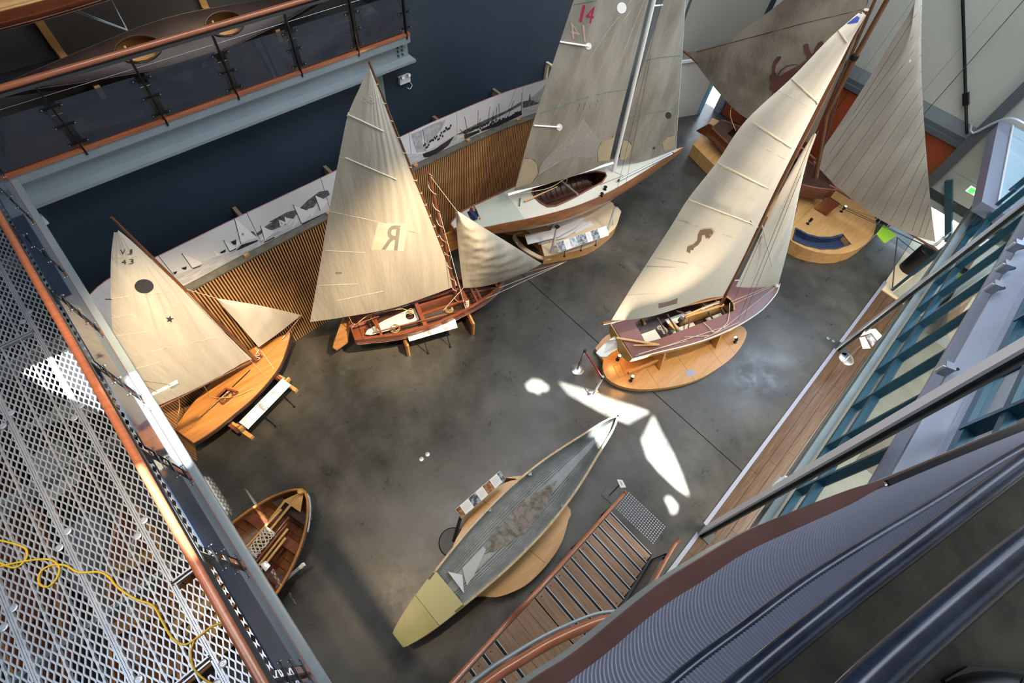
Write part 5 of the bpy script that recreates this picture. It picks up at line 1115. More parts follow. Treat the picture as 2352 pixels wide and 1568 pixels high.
sign('information_sign', gz(1284, 580, .58), gz(1399, 540, .58), .26, .6, 'angled photo information panel on the edge of the keelboat plinth', [(.15, (0, .02, 0)), (.48, (0, .02, 0)), (.78, (0, .02, 0))], [(1, 'photo_dark'), (.7, 'T'), (.9, 'photo_grey'), (1.3, 'photo_dark'), (.7, 'T'), (1, 'photo_dark'), (1.2, 'T')], foot=.31)
sn = sign('information_sign', gz(1060, 1190, .8), gz(1162, 1100, .8), .20, .5, 'long narrow photo panel on a dark cantilever post beside the grey canoe mould', [], [(.7, 'photo_brown'), (1.3, 'T'), (1.2, 'photo_dark'), (1.1, 'T'), (1.2, 'photo_brown'), (1.2, 'T'), (.6, 'photo_dark')])
pb = gz(1040, 1245, 0)
MB().lathe((pb.x, pb.y, 0), [(.26, 0), (.27, .012), (.25, .02)], 32).build('round_base', M['black'], sn)
MB().bar((pb.x + .02, pb.y, .02), gz(1058, 1188, .78), .06, .03).build('post', M['dark_steel'], sn)
# ---------------------------------------------------------------- grey canoe mould
cm = thing('canoe_mould', (2, .8, 0), 'long grey plaster boat mould with yellow bow end on a round plywood base', 'boat mould')
zd = .8; S0 = gz(914, 1470, zd); B0 = gz(1420, 954, zd)
C_ = Hull(S0, B0, [(0, .13), (.01, .165), (.08, .275), (.19, .375), (.317, .465), (.42, .50), (.52, .505), (.631, .46), (.724, .385), (.852, .24), (.946, .13), (1, .008)], .40, lambda t: 0, lambda t: .5 + .5 * math.sin(math.pi * min(1, max(0, t)) ** 1.0) if t < 1 else .5, .8)
mould = mat('weathered_plaster', (.24, .26, .25), .6, 0, (.34, .37, .38), 3, (1, 1, 1), .35, .65, .2)
yel = mat('aged_yellow_gelcoat', (.27, .24, .05), .35, 0, (.32, .29, .08), 3)
# stepped inside surface: rounded ridges following the planks
rows = []; n = 70; k = 240
for i in range(n + 1):
    t = .16 + .84 * i / n; r = []
    for j in range(k + 1):
        a = j / k; p = C_.sec(t, a, .03); s = abs(a - .5) * 2; ph = s * 15 % 1; p = p + ((C_.P(t, 0, .1) - p).normalized() * (.016 * ph - (.022 if ph < .24 else 0)) if .10 < s < .95 else Vector()); r.append(p)
    rows.append(r)
MB().grid(rows).build('stepped_inside', mould, cm, True, ang=15)
C_.shell('outer_skin', mat('mould_flange_timber', (.40, .30, .18), .6), cm, th=.008)
for sd in (-1, 1):
    a = C_.edge(sd, -.035, 0, 60, .16, 1); b = C_.edge(sd, .0, 0, 60, .16, 1); MB().grid([a, b], .02, (0, 0, 1)).build('edge_batten', mat('chipped_edge_timber', (.42, .31, .17), .6, 0, (.58, .45, .28), 8), cm)
def ytop(t0, t1, m, nm): 
    a = [C_.P(t0 + (t1 - t0) * i / 12, C_.w(t0 + (t1 - t0) * i / 12)) for i in range(13)]; b = [C_.P(t0 + (t1 - t0) * i / 12, -C_.w(t0 + (t1 - t0) * i / 12)) for i in range(12, -1, -1)]
    MB().plate([[(p.x, p.y) for p in a + b]], .05, lambda x, y: zd + .02).build(nm, m, cm)
ytop(0, .105, yel, 'yellow_end'); ytop(.106, .19, mat('pale_yellow_gelcoat', (.38, .35, .14), .4), 'yellow_band')
decal_letters = text_polys('SRL-48', (902, 1474), (918, 1488), (906, 1467), 1, .01)
mb = MB()
for p in decal_letters: mb.add([gz(x, y, zd + .0215) for x, y in p], [tuple(range(len(p)))])
mb.build('stencil_letters', M['ink'], cm)
dirt = mat('dirt_and_rust', (.11, .095, .075), .9, 0, (.26, .25, .22), 9, (1, 1, 1), .35, .6)
def zin(x, y):
    t, v = C_.loc((x, y, 0)); w = max(.02, C_.w(t) - .03); r = min(.999, abs(v) / w); th = math.acos(r ** (1 / C_.q)); return zd - (C_.d * C_.k(t) - .03) * math.sin(th) ** C_.q
def onin(pts, m, nm, dz=.03, th=.008):
    L = [gz(x, y, zd - .32) for x, y in pts]; MB().plate([[(p.x, p.y) for p in L]], th, lambda x, y: max(zin(x, y), zd - .39) + dz).build(nm, m, cm)
jag = lambda P: [(x + random.uniform(-2.5, 2.5), y + random.uniform(-2.5, 2.5)) for x, y in resample2(P + P[:1], 60)[:-1]]
onin(jag([(1280, 1105), (1262, 1150), (1225, 1200), (1190, 1235), (1135, 1265), (1112, 1272), (1120, 1240), (1160, 1195), (1210, 1140)]), dirt, 'dirt_patch', .022)
for pts in [[(1158, 1196), (1168, 1192), (1196, 1224), (1187, 1230)], [(1177, 1175), (1186, 1170), (1216, 1205), (1203, 1212)], [(1189, 1168), (1198, 1160), (1226, 1192), (1216, 1200)], [(1208, 1155), (1214, 1150), (1234, 1178), (1228, 1184)]]:
    onin(pts, M['dark_wood'], 'cross_batten', .035, .02)
onin([(1029, 1314), (1062, 1321), (1066, 1364)], mat('white_plaster', (.52, .55, .58), .6), 'plaster_wedge', .06, .04)
onin([(1062, 1305), (1110, 1255), (1116, 1262), (1090, 1320), (1072, 1345)], mat('pale_plaster', (.40, .42, .42), .6), 'plaster_smear', .024)
ys = [(x, y) for x, y in [(1008, 1335), (1005, 1350), (1010, 1368), (1025, 1385), (1050, 1382), (1055, 1372)]]
L = [gz(x, y, zd - .28) for x, y in ys]; MB().tube([(p.x, p.y, zin(p.x, p.y) + .02) for p in L], .004, 4).build('crack', M['dark_wood'], cm)
for x, y in [(1124, 1170), (1217, 1088), (1292, 1163), (1207, 1262)]:
    p = gz(x, y, zd - .05); MB().box((p.x, p.y, zd - .06), (.07, .07, .06), .8).build('bracket', mould, cm)
md = thing('plinth', (2, .8, 0), 'round plywood base under the grey and yellow boat mould', 'plinth')
ctr = []
OLm = smoothline([gz(x, y, .3) for x, y in [(1110, 1368), (1135, 1371), (1170, 1362), (1215, 1338), (1260, 1292), (1290, 1245), (1305, 1195), (1307, 1165)]] + [Vector((2.85, 1.15, 0)), Vector((2.4, 1.55, 0))] + [gz(x, y, .3) for x, y in [(1190, 1100), (1160, 1108), (1110, 1140), (1075, 1180), (1060, 1215)]] + [Vector((.75, 1.2, 0)), Vector((.5, .7, 0)), Vector((.55, .4, 0))], 70)
OLm = [(p.x, p.y) for p in OLm]
MB().plate([OLm], .3, lambda x, y: .30).build('body', M['ply'], md)
MB().b2((1.3, .5, .30), (1.45, 1.1, .44)).b2((2.6, .55, .30), (2.75, 1.05, .44)).build('cradle', M['dark_wood'], md)
p0 = gz(1217, 1262, .302); MB().bar(gz(1215, 1262, .302), gz(1252, 1292, .302), .006, .003).bar(gz(1108, 1148, .302), gz(1130, 1165, .302), .006, .003).build('joint', M['dark_wood'], md)
# ---------------------------------------------------------------- clinker dinghy under the walkway
dg = thing('rowing_dinghy', (-1.4, 3.4, 0), 'clinker rowing dinghy full of oars, half hidden below the walkway', 'boat')
zd = .62; B0 = gz(700, 1128, zd); ax_dir = (gz(568, 1292, zd) - B0).normalized(); S0 = B0 + ax_dir * 3.2
D = Hull(S0, B0, [(0, .40), (.15, .56), (.35, .70), (.55, .72), (.72, .62), (.85, .45), (.93, .28), (.98, .12), (1, .01)], .42, lambda t: .18 * max(0, t - .3) ** 2, lambda t: 1 - .2 * max(0, t - .8) / .2, .62)
D.strakes(M['mahogany'], dg, 8, 30); D.transom(M['mahogany'], dg); D.gunwale(M['varnish'], dg, .022, 'gunwale', .012, 0)
D.shell('lining', wood('warm_lining', (.15, .055, .02), (.27, .105, .035), -.8), dg, 0, .38, inset=.02, th=.004); D.shell('lining', wood('warm_lining', (.15, .055, .02), (.27, .105, .035), -.8), dg, .62, 1, inset=.02, th=.004)
for k in range(16): t = .25 + k * .042; MB().tube([D.sec(t, a / 12, .022) for a in range(13)], .006, 5).build('rib', M['dark_wood'], dg, True)
for t in (.38, .56, .72, .86): thw(t, -.12, .16, 'dark_wood' if t != .72 else 'mahogany', D, dg, .03)
MB().plate([[tuple(D.P(.9, .2).xy), tuple(D.P(.99, .02).xy), tuple(D.P(.99, -.02).xy), tuple(D.P(.9, -.2).xy)]], .02, lambda x, y: zd + .05).build('fore_deck', M['gold_wood'], dg)
MB().lathe(D.P(.985, 0, .10), [(.05, 0), (.06, .04), (.05, .08), (.035, .05)], 12).build('stem_cap', M['gold_wood'], dg, True)
for i, (t0, y0, t1, y1, m) in enumerate([(.3, .05, .96, .03, 'gold_wood'), (.35, .12, .90, .16, 'gold_wood'), (.3, -.05, .85, -.10, 'spar'), (.35, -.20, .80, -.22, 'gold_wood'), (.3, -.12, .82, -.15, 'mahogany'), (.3, .25, .86, .10, 'gold_wood'), (.32, -.3, .76, -.30, 'gold_wood')]):
    t = thing('oar', tuple(D.P(t0, y0, .02)), ['longest golden oar lying along the middle of the dinghy', 'golden oar left of the longest oar in the dinghy', 'dark oar right of the middle in the dinghy', 'golden oar near the right side of the dinghy', 'reddish dark oar between two golden oars in the dinghy', 'golden oar slanting along the left side of the dinghy', 'short golden oar against the right side of the dinghy'][i], 'oar', 'oars in the dinghy')
    spar('shaft', D.P(t0, y0, .0 + i * .012), D.P(t1, y1, .05 + i * .008), .024, M[m], t); MB().bar(D.P(t0, y0, i * .012), D.P(t0 - .12, y0, i * .012), .12, .015).build('blade', M[m], t)
rope('rope_bundle', [D.P(.68 + .07 * math.sin(k * .5), .12 * math.sin(k * 1.9), .10 + .02 * math.sin(k)) for k in range(60)], .008, M['rope'], dg, 5, 220)
dl = thing('information_card', tuple(D.P(.5, -.2, .0)), 'small white card standing in the rowing dinghy', 'sign')
MB().prism([gz(x, y, .8) for x, y in [(598, 1296), (610, 1287), (622, 1298), (610, 1312)]], (0, 0, .006)).build('card', M['panel'], dl)
wr = thing('rail_arm', tuple(gz(660, 1320, .5)), 'white square bar leaning beside the rowing dinghy', 'bar')
MB().bar(gz(636, 1348, .35), gz(697, 1296, .6), .05, .05).build('bar', M['alu'], wr); MB().bar(gz(690, 1303, .57), gz(698, 1295, .61), .06, .06).build('end_cap', M['white'], wr)
db = thing('boat_cradle', tuple(D.P(.5, 0, -.6)), 'low timber chocks under the clinker rowing dinghy', 'trestle')
for t in (.3, .75): MB().obox(D.P(t, -.35, -.62), D.u * .08, D.v * .7, (0, 0, .22)).build('chock', M['gold_wood'], db)
for sd in (0, 1):
    for nm, mm, a0, a1 in (('bow_white_band', 'white', .02, .26), ('bow_blue_band', 'royal', .26, .42)):
        m_ = M['white'] if mm == 'white' else mat('royal_blue_paint', (.03, .13, .34), .4)
        D.shell(nm, m_, dg, a0 if sd == 0 else 1 - a1, a1 if sd == 0 else 1 - a0, .84, .995, 8, 6, .004, -.028)
# ---------------------------------------------------------------- rope barrier
mid = []
posts = []
for i, (b, tp) in enumerate((((1326, 848), (1343, 806)), ((1363, 906), (1379, 872)))):
    g0 = gz(*b); t = thing('barrier_post', tuple(g0), ['chrome barrier post standing clear on grey concrete, round base', 'chrome barrier post standing in the bright patch of sunlight'][i], 'post', 'belt barrier posts')
    MB().lathe(g0, [(.155, 0), (.155, .012), (.13, .022), (.03, .04)], 28).build('base', M['chrome'], t, True)
    MB().lathe(g0, [(.028, .03), (.028, .82)], 16).build('pole', M['chrome'], t, True); MB().lathe(g0, [(.034, .82), (.036, .87), (.03, .90)], 16).build('head', M['black'], t, True); posts.append(g0)
bt = thing('barrier_belt', tuple(posts[0] + Vector((0, 0, .8))), 'red belt stretched between the two chrome barrier posts', 'belt')
MB().bar(posts[0] + Vector((0, 0, .84)), posts[1] + Vector((0, 0, .84)), .012, .05).build('belt', M['red'], bt)
# floor boxes
for i, (x, y) in enumerate([(785, 856), (800, 844), (968, 1054), (982, 1043), (1902, 777), (1914, 783)]):
    g0 = gz(x, y); lb = ['dark floor socket nearer the yellow mould, left of pair by the skiff panel', 'dark floor socket nearer the open skiff, right of that pair', 'steel floor socket, lower of the pair on open floor left of the mould', 'steel floor socket, upper of the pair on open floor left of the mould', 'bright floor socket farther from the timber strip near the lectern', 'bright floor socket closer to the timber strip near the lectern'][i]
    t = thing('floor_socket', tuple(g0), lb, 'socket', 'round floor sockets')
    MB().lathe(g0, [(.062, 0), (.062, .004), (.052, .006)], 20).build('ring', M['dark_steel'], t); MB().lathe(g0 + Vector((0, 0, .003)), [(.048, 0), (.046, .006), (.01, .007)], 20).build('lid', M['chrome'] if i > 1 else M['dark_steel'], t)
# small sign stand by the stairs
g0 = gz(1401, 1136); ss = thing('sign_stand', tuple(g0), 'small white sign card on dark square-based stand at the stair foot', 'sign')
MB().box(g0 + Vector((0, 0, .008)), (.26, .26, .012), .1).build('base', M['dark_steel'], ss); MB().tube([g0, gz(1424, 1112, .78)], .012, 8).build('pole', M['dark_steel'], ss, True)
MB().prism([gz(x, y, .85) for x, y in [(1417, 1101), (1429, 1102), (1438, 1119), (1425, 1120)]], (0, 0, .01)).build('card', M['panel'], ss)
MB().prism([gz(x, y, .861) for x, y in [(1423, 1105), (1426, 1105), (1430, 1114), (1427, 1114)]], (0, 0, .001)).build('printed_mark', M['pink'] if 'pink' in M else pink, ss)
# lectern near the second column
g0 = gz(1943, 824); lc = thing('lectern', tuple(g0), 'round-based lectern with angled white information panels near far steel column', 'sign')
MB().lathe(g0, [(.19, 0), (.19, .012), (.17, .02)], 24).build('base', M['chrome'], lc, True)
q = gz(1985, 785, .85); MB().tube([g0 + Vector((0, 0, .02)), (q.x, q.y, .85)], .018, 8).build('pole', M['chrome'], lc, True)
MB().prism([gz(x, y, .9) for x, y in [(1973, 776), (1986, 773), (1999, 800), (1981, 801)]], (0, 0, .012)).build('panel', M['panel'], lc)
MB().prism([gz(x, y, .92) for x, y in [(1988, 772), (2002, 766), (2013, 782), (2003, 797)]], (0, 0, .012)).build('photo', M['photo_grey'], lc)
MB().prism([gz(x, y, .95) for x, y in [(1976, 772), (1986, 758), (2010, 755), (2026, 772), (2014, 782), (2001, 765)]], (0, 0, .012)).build('panel', M['panel'], lc)
# ---------------------------------------------------------------- stairs
sr = thing('staircase', (2, -.8, 0), 'timber stair with black nosings and varnished handrails descending to the floor', 'stairs')
def flight(x0, z0, nst, w0=-.32, w1=-1.36, going=.238, rise=.17):
    for k in range(nst):
        xa = x0 - k * going; z = z0 + (k + 1) * rise
        MB().b2((xa - going - .02, w1, z - .035), (xa - .055, w0, z)).build('tread', M['stair_wood'], sr)
        MB().b2((xa - .05, w1, z - .035), (xa - .012, w0, z + .002)).build('nosing', M['black'], sr)
        MB().b2((xa - .010, w1, z - .035), (xa, w0, z + .001)).b2((xa - .055, w1, z - .035), (xa - .051, w0, z + .002)).build('nosing_trim', M['alu'], sr)
        mb = MB()
        for y in (w0 - .05, w1 + .05): mb.lathe((xa - .16, y, z), [(.010, 0), (.010, .003)], 8)
        mb.build('screw', M['black'], sr)
    return x0 - nst * going, z0 + nst * rise
x1, z1 = flight(3.55, -.0, 10)
xl = x1 - .80
y = x1 - .005
while y > xl + .01:
    MB().b2((max(xl, y - .195), -1.36, z1 - .035), (y, -.32, z1)).build('landing_board', M['stair_wood'], sr); y -= .2
flight(xl, z1, 8)
xt = xl - 8 * .238; zt_ = z1 + 8 * .17
def side(y):
    MB().bar((3.55, y, .02), (x1, y, z1 - .08), .03, .22).bar((x1 + .03, y, z1 - .08), (xl, y, z1 - .08), .03, .22).bar((xl, y, z1 - .08), (xt, y, zt_ - .1), .03, .22).build('stringer', M['dark_steel'], sr)
side(-.29); side(-1.39)
def hrail(y, xs=3.75):
    P = [(xs, y, .95), (3.5, y, 1.05), (x1, y, z1 + .95), (xl, y, z1 + .95), (xt, y, zt_ + .95)]
    MB().tube(smoothline(P, 60), .032, 10).build('handrail', M['rail_wood'], sr, True)
    MB().tube([Vector(p) - Vector((0, 0, .045)) for p in P], .012, 6).build('rail_backing', M['dark_steel'], sr, True)
    mb = MB()
    for k, (x, z) in enumerate([(3.4, .05), (2.3, .85), (x1, z1), (xl, z1), (xl - 1.2, z1 + .85), (xl - 2.4, z1 + 1.7)]):
        MB().b2((x - .01, y - .02, z - .05), (x + .01, y + .02, z + .92)).build('baluster', M['black'], sr)
hrail(-.24); hrail(-1.44, 3.85)
MB().prism([(3.45, -1.43, .15), (x1, -1.43, z1 + .05), (x1, -1.43, z1 + .85), (3.45, -1.43, .85)], (0, .008, 0)).build('side_panel', M['dark_steel'], sr)
MB().b2((3.48, -1.46, .02), (3.50, -1.42, .9)).build('end_panel', M['black'], sr)
tp = thing('tactile_studs', (4.1, -.8, 0), 'grid of small steel tactile studs on floor at the stair foot', 'studs')
stud = MB().lathe((0, 0, 0), [(.0145, 0), (.0135, .004), (.009, .006)], 12).build('stud', M['silver'], tp, True); me = stud.data; me.transform(Matrix.Translation(world_loc(tp))); first = True
c0, c1_, c2x = gz(1444, 1132), gz(1527, 1209), gz(1416, 1167)
for i in range(20):
    for j in range(10):
        p = c0 + (c1_ - c0) * (i / 19) + (c2x - c0) * (j / 9)
        if first: o = stud; first = False
        else: o = bpy.data.objects.new('stud', me); COL.objects.link(o); o.parent = tp
        o.location = Vector((p.x, p.y, 0)) - world_loc(tp); WL[o.name] = Vector(p)
# ---------------------------------------------------------------- curved lookout close to the camera
def rt(l, h): return [CAM + (lambda d: d * (h / -d.z))(ray(x, y)) for x, y in l]
toe = smoothline(rt([(1010, 1800), (1160, 1680), (1298, 1568), (1383, 1504), (1500, 1406), (1605, 1338), (1701, 1275), (1835, 1213), (1935, 1168), (2028, 1120), (2352, 990), (2560, 920)], 1.95), 70)
toeo = smoothline(rt([(930, 1800), (1075, 1680), (1208, 1568), (1319, 1496), (1439, 1398), (1523, 1333), (1605, 1281), (1701, 1225), (1835, 1168), (1935, 1130), (2025, 1100), (2352, 966), (2560, 890)], 1.95), 70)
lk = thing('lookout_balcony', (1.0, -.6, 8.0), 'curved concrete lookout with dark timber edge board close to the camera', 'balcony')
MB().grid([toe, toeo], .05, (0, 0, 1)).build('edge_board', mat('dark_brown_edge_board', (.075, .034, .03), .45, 0, (.10, .045, .04), 4), lk, True)
off = [p + (q - p).normalized() * .02 for p, q in zip(toeo, toe)]
MB().grid([[p - Vector((0, 0, .0)) for p in toeo], [p - Vector((0, 0, .16)) for p in toeo]], .02).build('fascia', M['steel'], lk, True)
MB().grid([[p - Vector((0, 0, .16)) for p in toeo], [p + (q - p).normalized() * .12 - Vector((0, 0, .16)) for p, q in zip(toeo, toe)]], .02, (0, 0, -1)).build('fascia_flange', M['steel'], lk, True)
far_ = [Vector((p.x + .35, p.y - 3.2, p.z)) for p in toe]
MB().grid([[p - Vector((0, 0, .02)) for p in toe], [p - Vector((0, 0, .02)) for p in far_]], .2, (0, 0, -1)).build('deck', M['concrete_deck'], lk)
lb = thing('lookout_balustrade', (1.2, -.7, 8.05), 'dark steel tube balustrade with woven metal mesh nearest the camera', 'balustrade')
t1 = smoothline(rt([(1330, 1780), (1553, 1568), (1720, 1440), (1855, 1340), (2000, 1248), (2135, 1168), (2335, 1045), (2560, 920)], 1.30), 60)
t2 = smoothline(rt([(1480, 1780), (1708, 1568), (1935, 1382), (2135, 1230), (2352, 1065), (2560, 920)], 1.08), 60)
t3 = smoothline(rt([(1790, 1780), (1998, 1568), (2150, 1432), (2285, 1317), (2352, 1262), (2600, 1060)], .80), 60)
tube_m = mat('scuffed_blue_black_paint', (.012, .02, .042), .2, .3, (.03, .045, .085), 9, (1, 1, 1), .4, .7, .0)
MB().tube(t1, .018, 14).build('lower_rail', tube_m, lb, True); MB().tube(t2, .022, 14).build('middle_rail', tube_m, lb, True); MB().tube(t3, .026, 16).build('top_rail', tube_m, lb, True)
mesh_m = None
# woven mesh: weft bars of geometry too fine to pick apart, joined
def weave(A, B, nr, wob, nm):
    A = resample(A, 420); B = resample(B, 420); mb = MB()
    bm_rows = []
    for j in range(nr + 1):
        f = j / nr; mb.tube([a.lerp(b, f) + Vector((0, 0, .004 * (1 if (i + j) % 2 else -1))) for i, (a, b) in enumerate(zip(A, B))], .0052, 4, cap=False)
    o = mb.build(nm, mat('woven_steel', (.30, .34, .46), .38, .6), lb, True, kind='stuff')
    mb = MB()
    for i in range(0, 420, 2):
        mb.bar(A[i], B[i], .0022, .0022)
    mb.build(nm.replace('weft', 'warp'), mat('woven_steel_dark', (.10, .12, .17), .45, .6), lb, kind='stuff'); return o
toe_up = [p + Vector((0, 0, .06)) for p in toe]
weave(toe_up, t1, 40, 0, 'mesh_weft'); weave([a.lerp(b, .06) + Vector((0, 0, -.0)) for a, b in zip(resample(t1, 60), resample(t2, 60))], resample(t2, 60), 14, 0, 'mesh_weft')
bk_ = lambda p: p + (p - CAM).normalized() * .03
MB().grid([[bk_(p) for p in resample(toe_up, 60)], [bk_(p) for p in resample(t1, 60)], [bk_(p) for p in resample(t2, 60)]]).build('mesh_gap_shade', mat('mesh_shadow', (.04, .05, .08), .6, .3), lb, True)  # added dark sheet stands in for shade in the gaps of the weave
p = rt([(2036, 1114)], 1.88)[0]
MB().lathe(p, [(.016, 0), (.018, .012), (.01, .022)], 10).build('bolt', M['chrome'], lb, True)
P = rt([(2030, 1104), (2352, 968), (2352, 992), (2040, 1125)], 1.87); MB().prism(P, (0, 0, .02)).build('joint_plate', M['black'], lb)
# boot of the photographer on the lookout deck
bo = thing('boot', tuple(rt([(2290, 1600)], 1.93)[0]), 'black laced boot at the bottom right corner on the dark concrete', 'boot')
c = rt([(2300, 1592)], 1.95)[0]; BA = Vector((.73, -.68, 0)); BB = Vector((.68, .73, 0))
rows = []
for i in range(15):
    t = i / 14; w = .055 * (math.sin(math.pi * min(1, t * .9 + .08)) ** .4); hgt_ = .06 + .05 * t + .12 * max(0, t - .6); rows.append([c + BA * (-.20 + t * .36) + BB * (w * 1.25 * math.cos(a)) + Vector((0, 0, max(0, hgt_ * math.sin(a)))) for a in [math.pi * k / 12 for k in range(13)]])
MB().grid(rows, .004).build('upper', M['black'], bo, True)
MB().prism([c - BA * .21 - BB * .05, c + BA * .17 - BB * .07, c + BA * .17 + BB * .07, c - BA * .10 + BB * .08, c - BA * .21 + BB * .04], (0, 0, .02)).build('sole', M['black'], bo)
q = c + BA * .02 + Vector((0, 0, .10))
for s in (-1, 1): MB().tube([q + Vector((.03 * math.cos(k), s * (.03 + .025 * math.sin(k)), .01)) for k in [i * .63 for i in range(10)]], .004, 5, closed=True).build('lace', M['black'], bo, True)
# curved handrail and glass of the level below
cr_ = thing('curved_balustrade', (.6, -.3, 4.9), 'curved varnished handrail over blue glass sweeping beside the stairs', 'balustrade')
h1 = smoothline(rt([(930, 1720), (1118, 1568), (1190, 1520), (1260, 1478), (1330, 1445), (1385, 1425), (1440, 1418)], 4.05), 50)
MB().tube(h1, .036, 12).build('handrail', M['rail_wood'], cr_, True)
MB().tube([p + Vector((.01, .055, -.02)) for p in h1], .012, 8).build('cap_strip', M['steel'], cr_, True)
MB().tube([p + Vector((0, 0, -.08)) for p in h1], .02, 8).build('rail_backing', M['dark_steel'], cr_, True)
MB().grid([[p - Vector((0, 0, .15)) for p in h1], [p - Vector((0, 0, .95)) for p in h1]], .012).build('glass_panel', M['dark_glass'], cr_, True)
MB().grid([[p - Vector((0, 0, .98)) for p in h1], [p + Vector((.02, -.10, -.98)) for p in h1]], .05, (0, 0, -1)).build('kick_board', M['rail_wood'], cr_, True)
MB().grid([[p - Vector((0, 0, 1.03)) for p in h1], [p - Vector((0, 0, 1.4)) for p in h1]], .05).build('fascia', M['steel'], cr_, True)
# ---------------------------------------------------------------- canoes in the alcove behind the balcony
def kayak(name, x0, x1, y, z, label, deckm, insm, cockpits, tilt, par_hulls=.30):
    t = thing(name, ((x0 + x1) / 2, y, z), label, 'boat'); s = Vector((x0, y, z + .28)); e = Vector((x1, y, z + .28))
    Hh = Hull(s, e, [(0, .01), (.08, .09), (.25, .22), (.5, par_hulls + .05), (.75, .24), (.92, .09), (1, .01)], .30, lambda q: .06 * (2 * q - 1) ** 2, lambda q: .5 + .5 * math.sin(math.pi * q), .75)
    Hh.shell('hull', deckm, t)
    hs = []
    for c, l in cockpits: hs.append([(c + l * math.cos(k * .3927), (.19) * math.sin(k * .3927)) for k in range(16)])
    Hh.deck(deckm, t, hs, camber=.07)
    for h, (c, l) in zip(hs, cockpits):
        P = [Hh.P(a, b, .08) for a, b in h]; MB().tube(P + P[:1], .014, 6).build('coaming', M['dark_wood'], t, True)
        MB().obox(Hh.P(c - .02, -.12, -.18), Hh.u * .3, Hh.v * .24, (0, 0, .03)).build('seat', insm, t); MB().obox(Hh.P(c - .03, -.12, -.15), Hh.u * .03, Hh.v * .24, (0, 0, .18)).build('back_board', insm, t)
    Hh.shell('lining', insm, t, t0=.3, t1=.75, th=.006, inset=.02, n=14)
    t.rotation_euler = (tilt, 0, 0); return t, Hh
kayak('canoe', -.65, 4.7, 9.70, 5.08, 'long dark decked canoe with two oval cockpits behind the balcony rail', mat('dark_canvas_deck', (.022, .014, .013), .45, 0, (.045, .026, .023), 3), M['gold_wood'], [(.375, .062), (.635, .058)], .62)
t2 = thing('canoe', (0, 10.2, 5.95), 'open golden-lined canoe hanging higher on the alcove wall at top left', 'boat')
Hc = Hull((-3.2, 10.15, 6.1), (2.75, 10.15, 6.1), [(0, .02), (.1, .16), (.3, .30), (.5, .33), (.7, .30), (.9, .16), (1, .02)], .3, lambda q: .1 * (2 * q - 1) ** 2, lambda q: 1, .7)
Hc.strakes(M['mahogany'], t2, 5, 24); Hc.gunwale(M['gold_wood'], t2, .02)
Hc.shell('lining', M['gold_wood'], t2, inset=.03, th=.004)
for q in (.3, .5, .7, .85): thw(q, -.05, .06, 'gold_wood', Hc, t2, .03)
for i in range(12): MB().tube([Hc.sec(.08 + i * .075, a / 12, -.004) for a in range(13)], .008, 5).build('band', M['dark_wood'], t2, True)
for i, x in enumerate((.45, 2.9)):
    w_ = thing('wall_support', (x, 10.85, 4.9), ['golden timber upright fixed to alcove wall under the higher canoe', 'golden timber upright near the bow of the dark canoe'][i], 'support')
    MB().b2((x - .06, 10.80, 4.9), (x + .06, 10.88, 6.0)).build('upright', M['gold_wood'], w_); MB().b2((x - .05, 9.9, 5.0), (x + .05, 10.82, 5.08)).build('arm', M['gold_wood'], w_)
ab = thing('wire_bracket', (1.6, 10.3, 5.5), 'pale aluminium V-shaped hanger above the dark canoe', 'bracket')
v0, v1, v2 = ax(150, 20, 1, 10.5), ax(293, 70, 1, 9.95), ax(256, 0, 1, 10.4)
for a, b in ((v0, v1), (v2, v1)):
    o = Vector((0, 0, .05)); MB().tube([a, b], .009, 6).tube([a + o, b + Vector((0, 0, .01))], .009, 6).tube([a.lerp(b, .45), a.lerp(b, .45) + o * .7], .007, 6).build('arm', M['alu'], ab, True)
for i, x in enumerate((.55, 2.15, 3.55)):
    s_ = thing('canoe_rest', (x, 9.6, 4.885), ['small timber canoe rest below the left part of the dark canoe', 'small timber canoe rest between the two cockpits', 'small timber canoe rest near the right end of the dark canoe'][i], 'support', 'canoe rests')
    MB().prism([(x - .04, 9.40, 4.885), (x - .04, 9.95, 4.885), (x - .04, 9.95, 4.97), (x - .04, 9.5, 5.02), (x - .04, 9.40, 5.10)], (.08, 0, 0)).build('bracket', M['gold_wood'], s_)
# ---------------------------------------------------------------- things stored below the grating
tb = thing('display_case', (-3.7, 6.2, 0), 'pale glass-topped case on the floor seen through the metal grating', 'case')
pts = [gz(x, y, 1.0) for x, y in [(70, 1045), (135, 1008), (178, 1098), (112, 1146)]]
MB().prism([Vector((p.x, p.y, .9)) for p in pts], (0, 0, .08)).build('top', M['panel'], tb); MB().prism([Vector((p.x, p.y, 0)) for p in [pts[0].lerp(pts[2], .1), pts[1].lerp(pts[3], .1), pts[2].lerp(pts[0], .1), pts[3].lerp(pts[1], .1)]], (0, 0, .9)).build('body', M['dark_wood'], tb)
for i, (q, lab, m) in enumerate([([(0, 990), (0, 900), (210, 830), (240, 945), (60, 985)], 'broad pale panel on the floor under the upper part of the grating', 'panel'), ([(155, 1215), (215, 1175), (330, 1330), (250, 1420), (150, 1330)], 'grey panel on the floor under the middle of the grating', 'steel')]):
    t = thing('floor_panel', tuple(gz(*q[0], .1)), lab, 'panel'); MB().prism([gz(x, y, .1) for x, y in q], (0, 0, .04)).build('sheet', M[m], t)
    MB().prism([gz(x, y, 0) for x, y in q], (0, 0, .1)).build('base', M['dark_wood'], t)
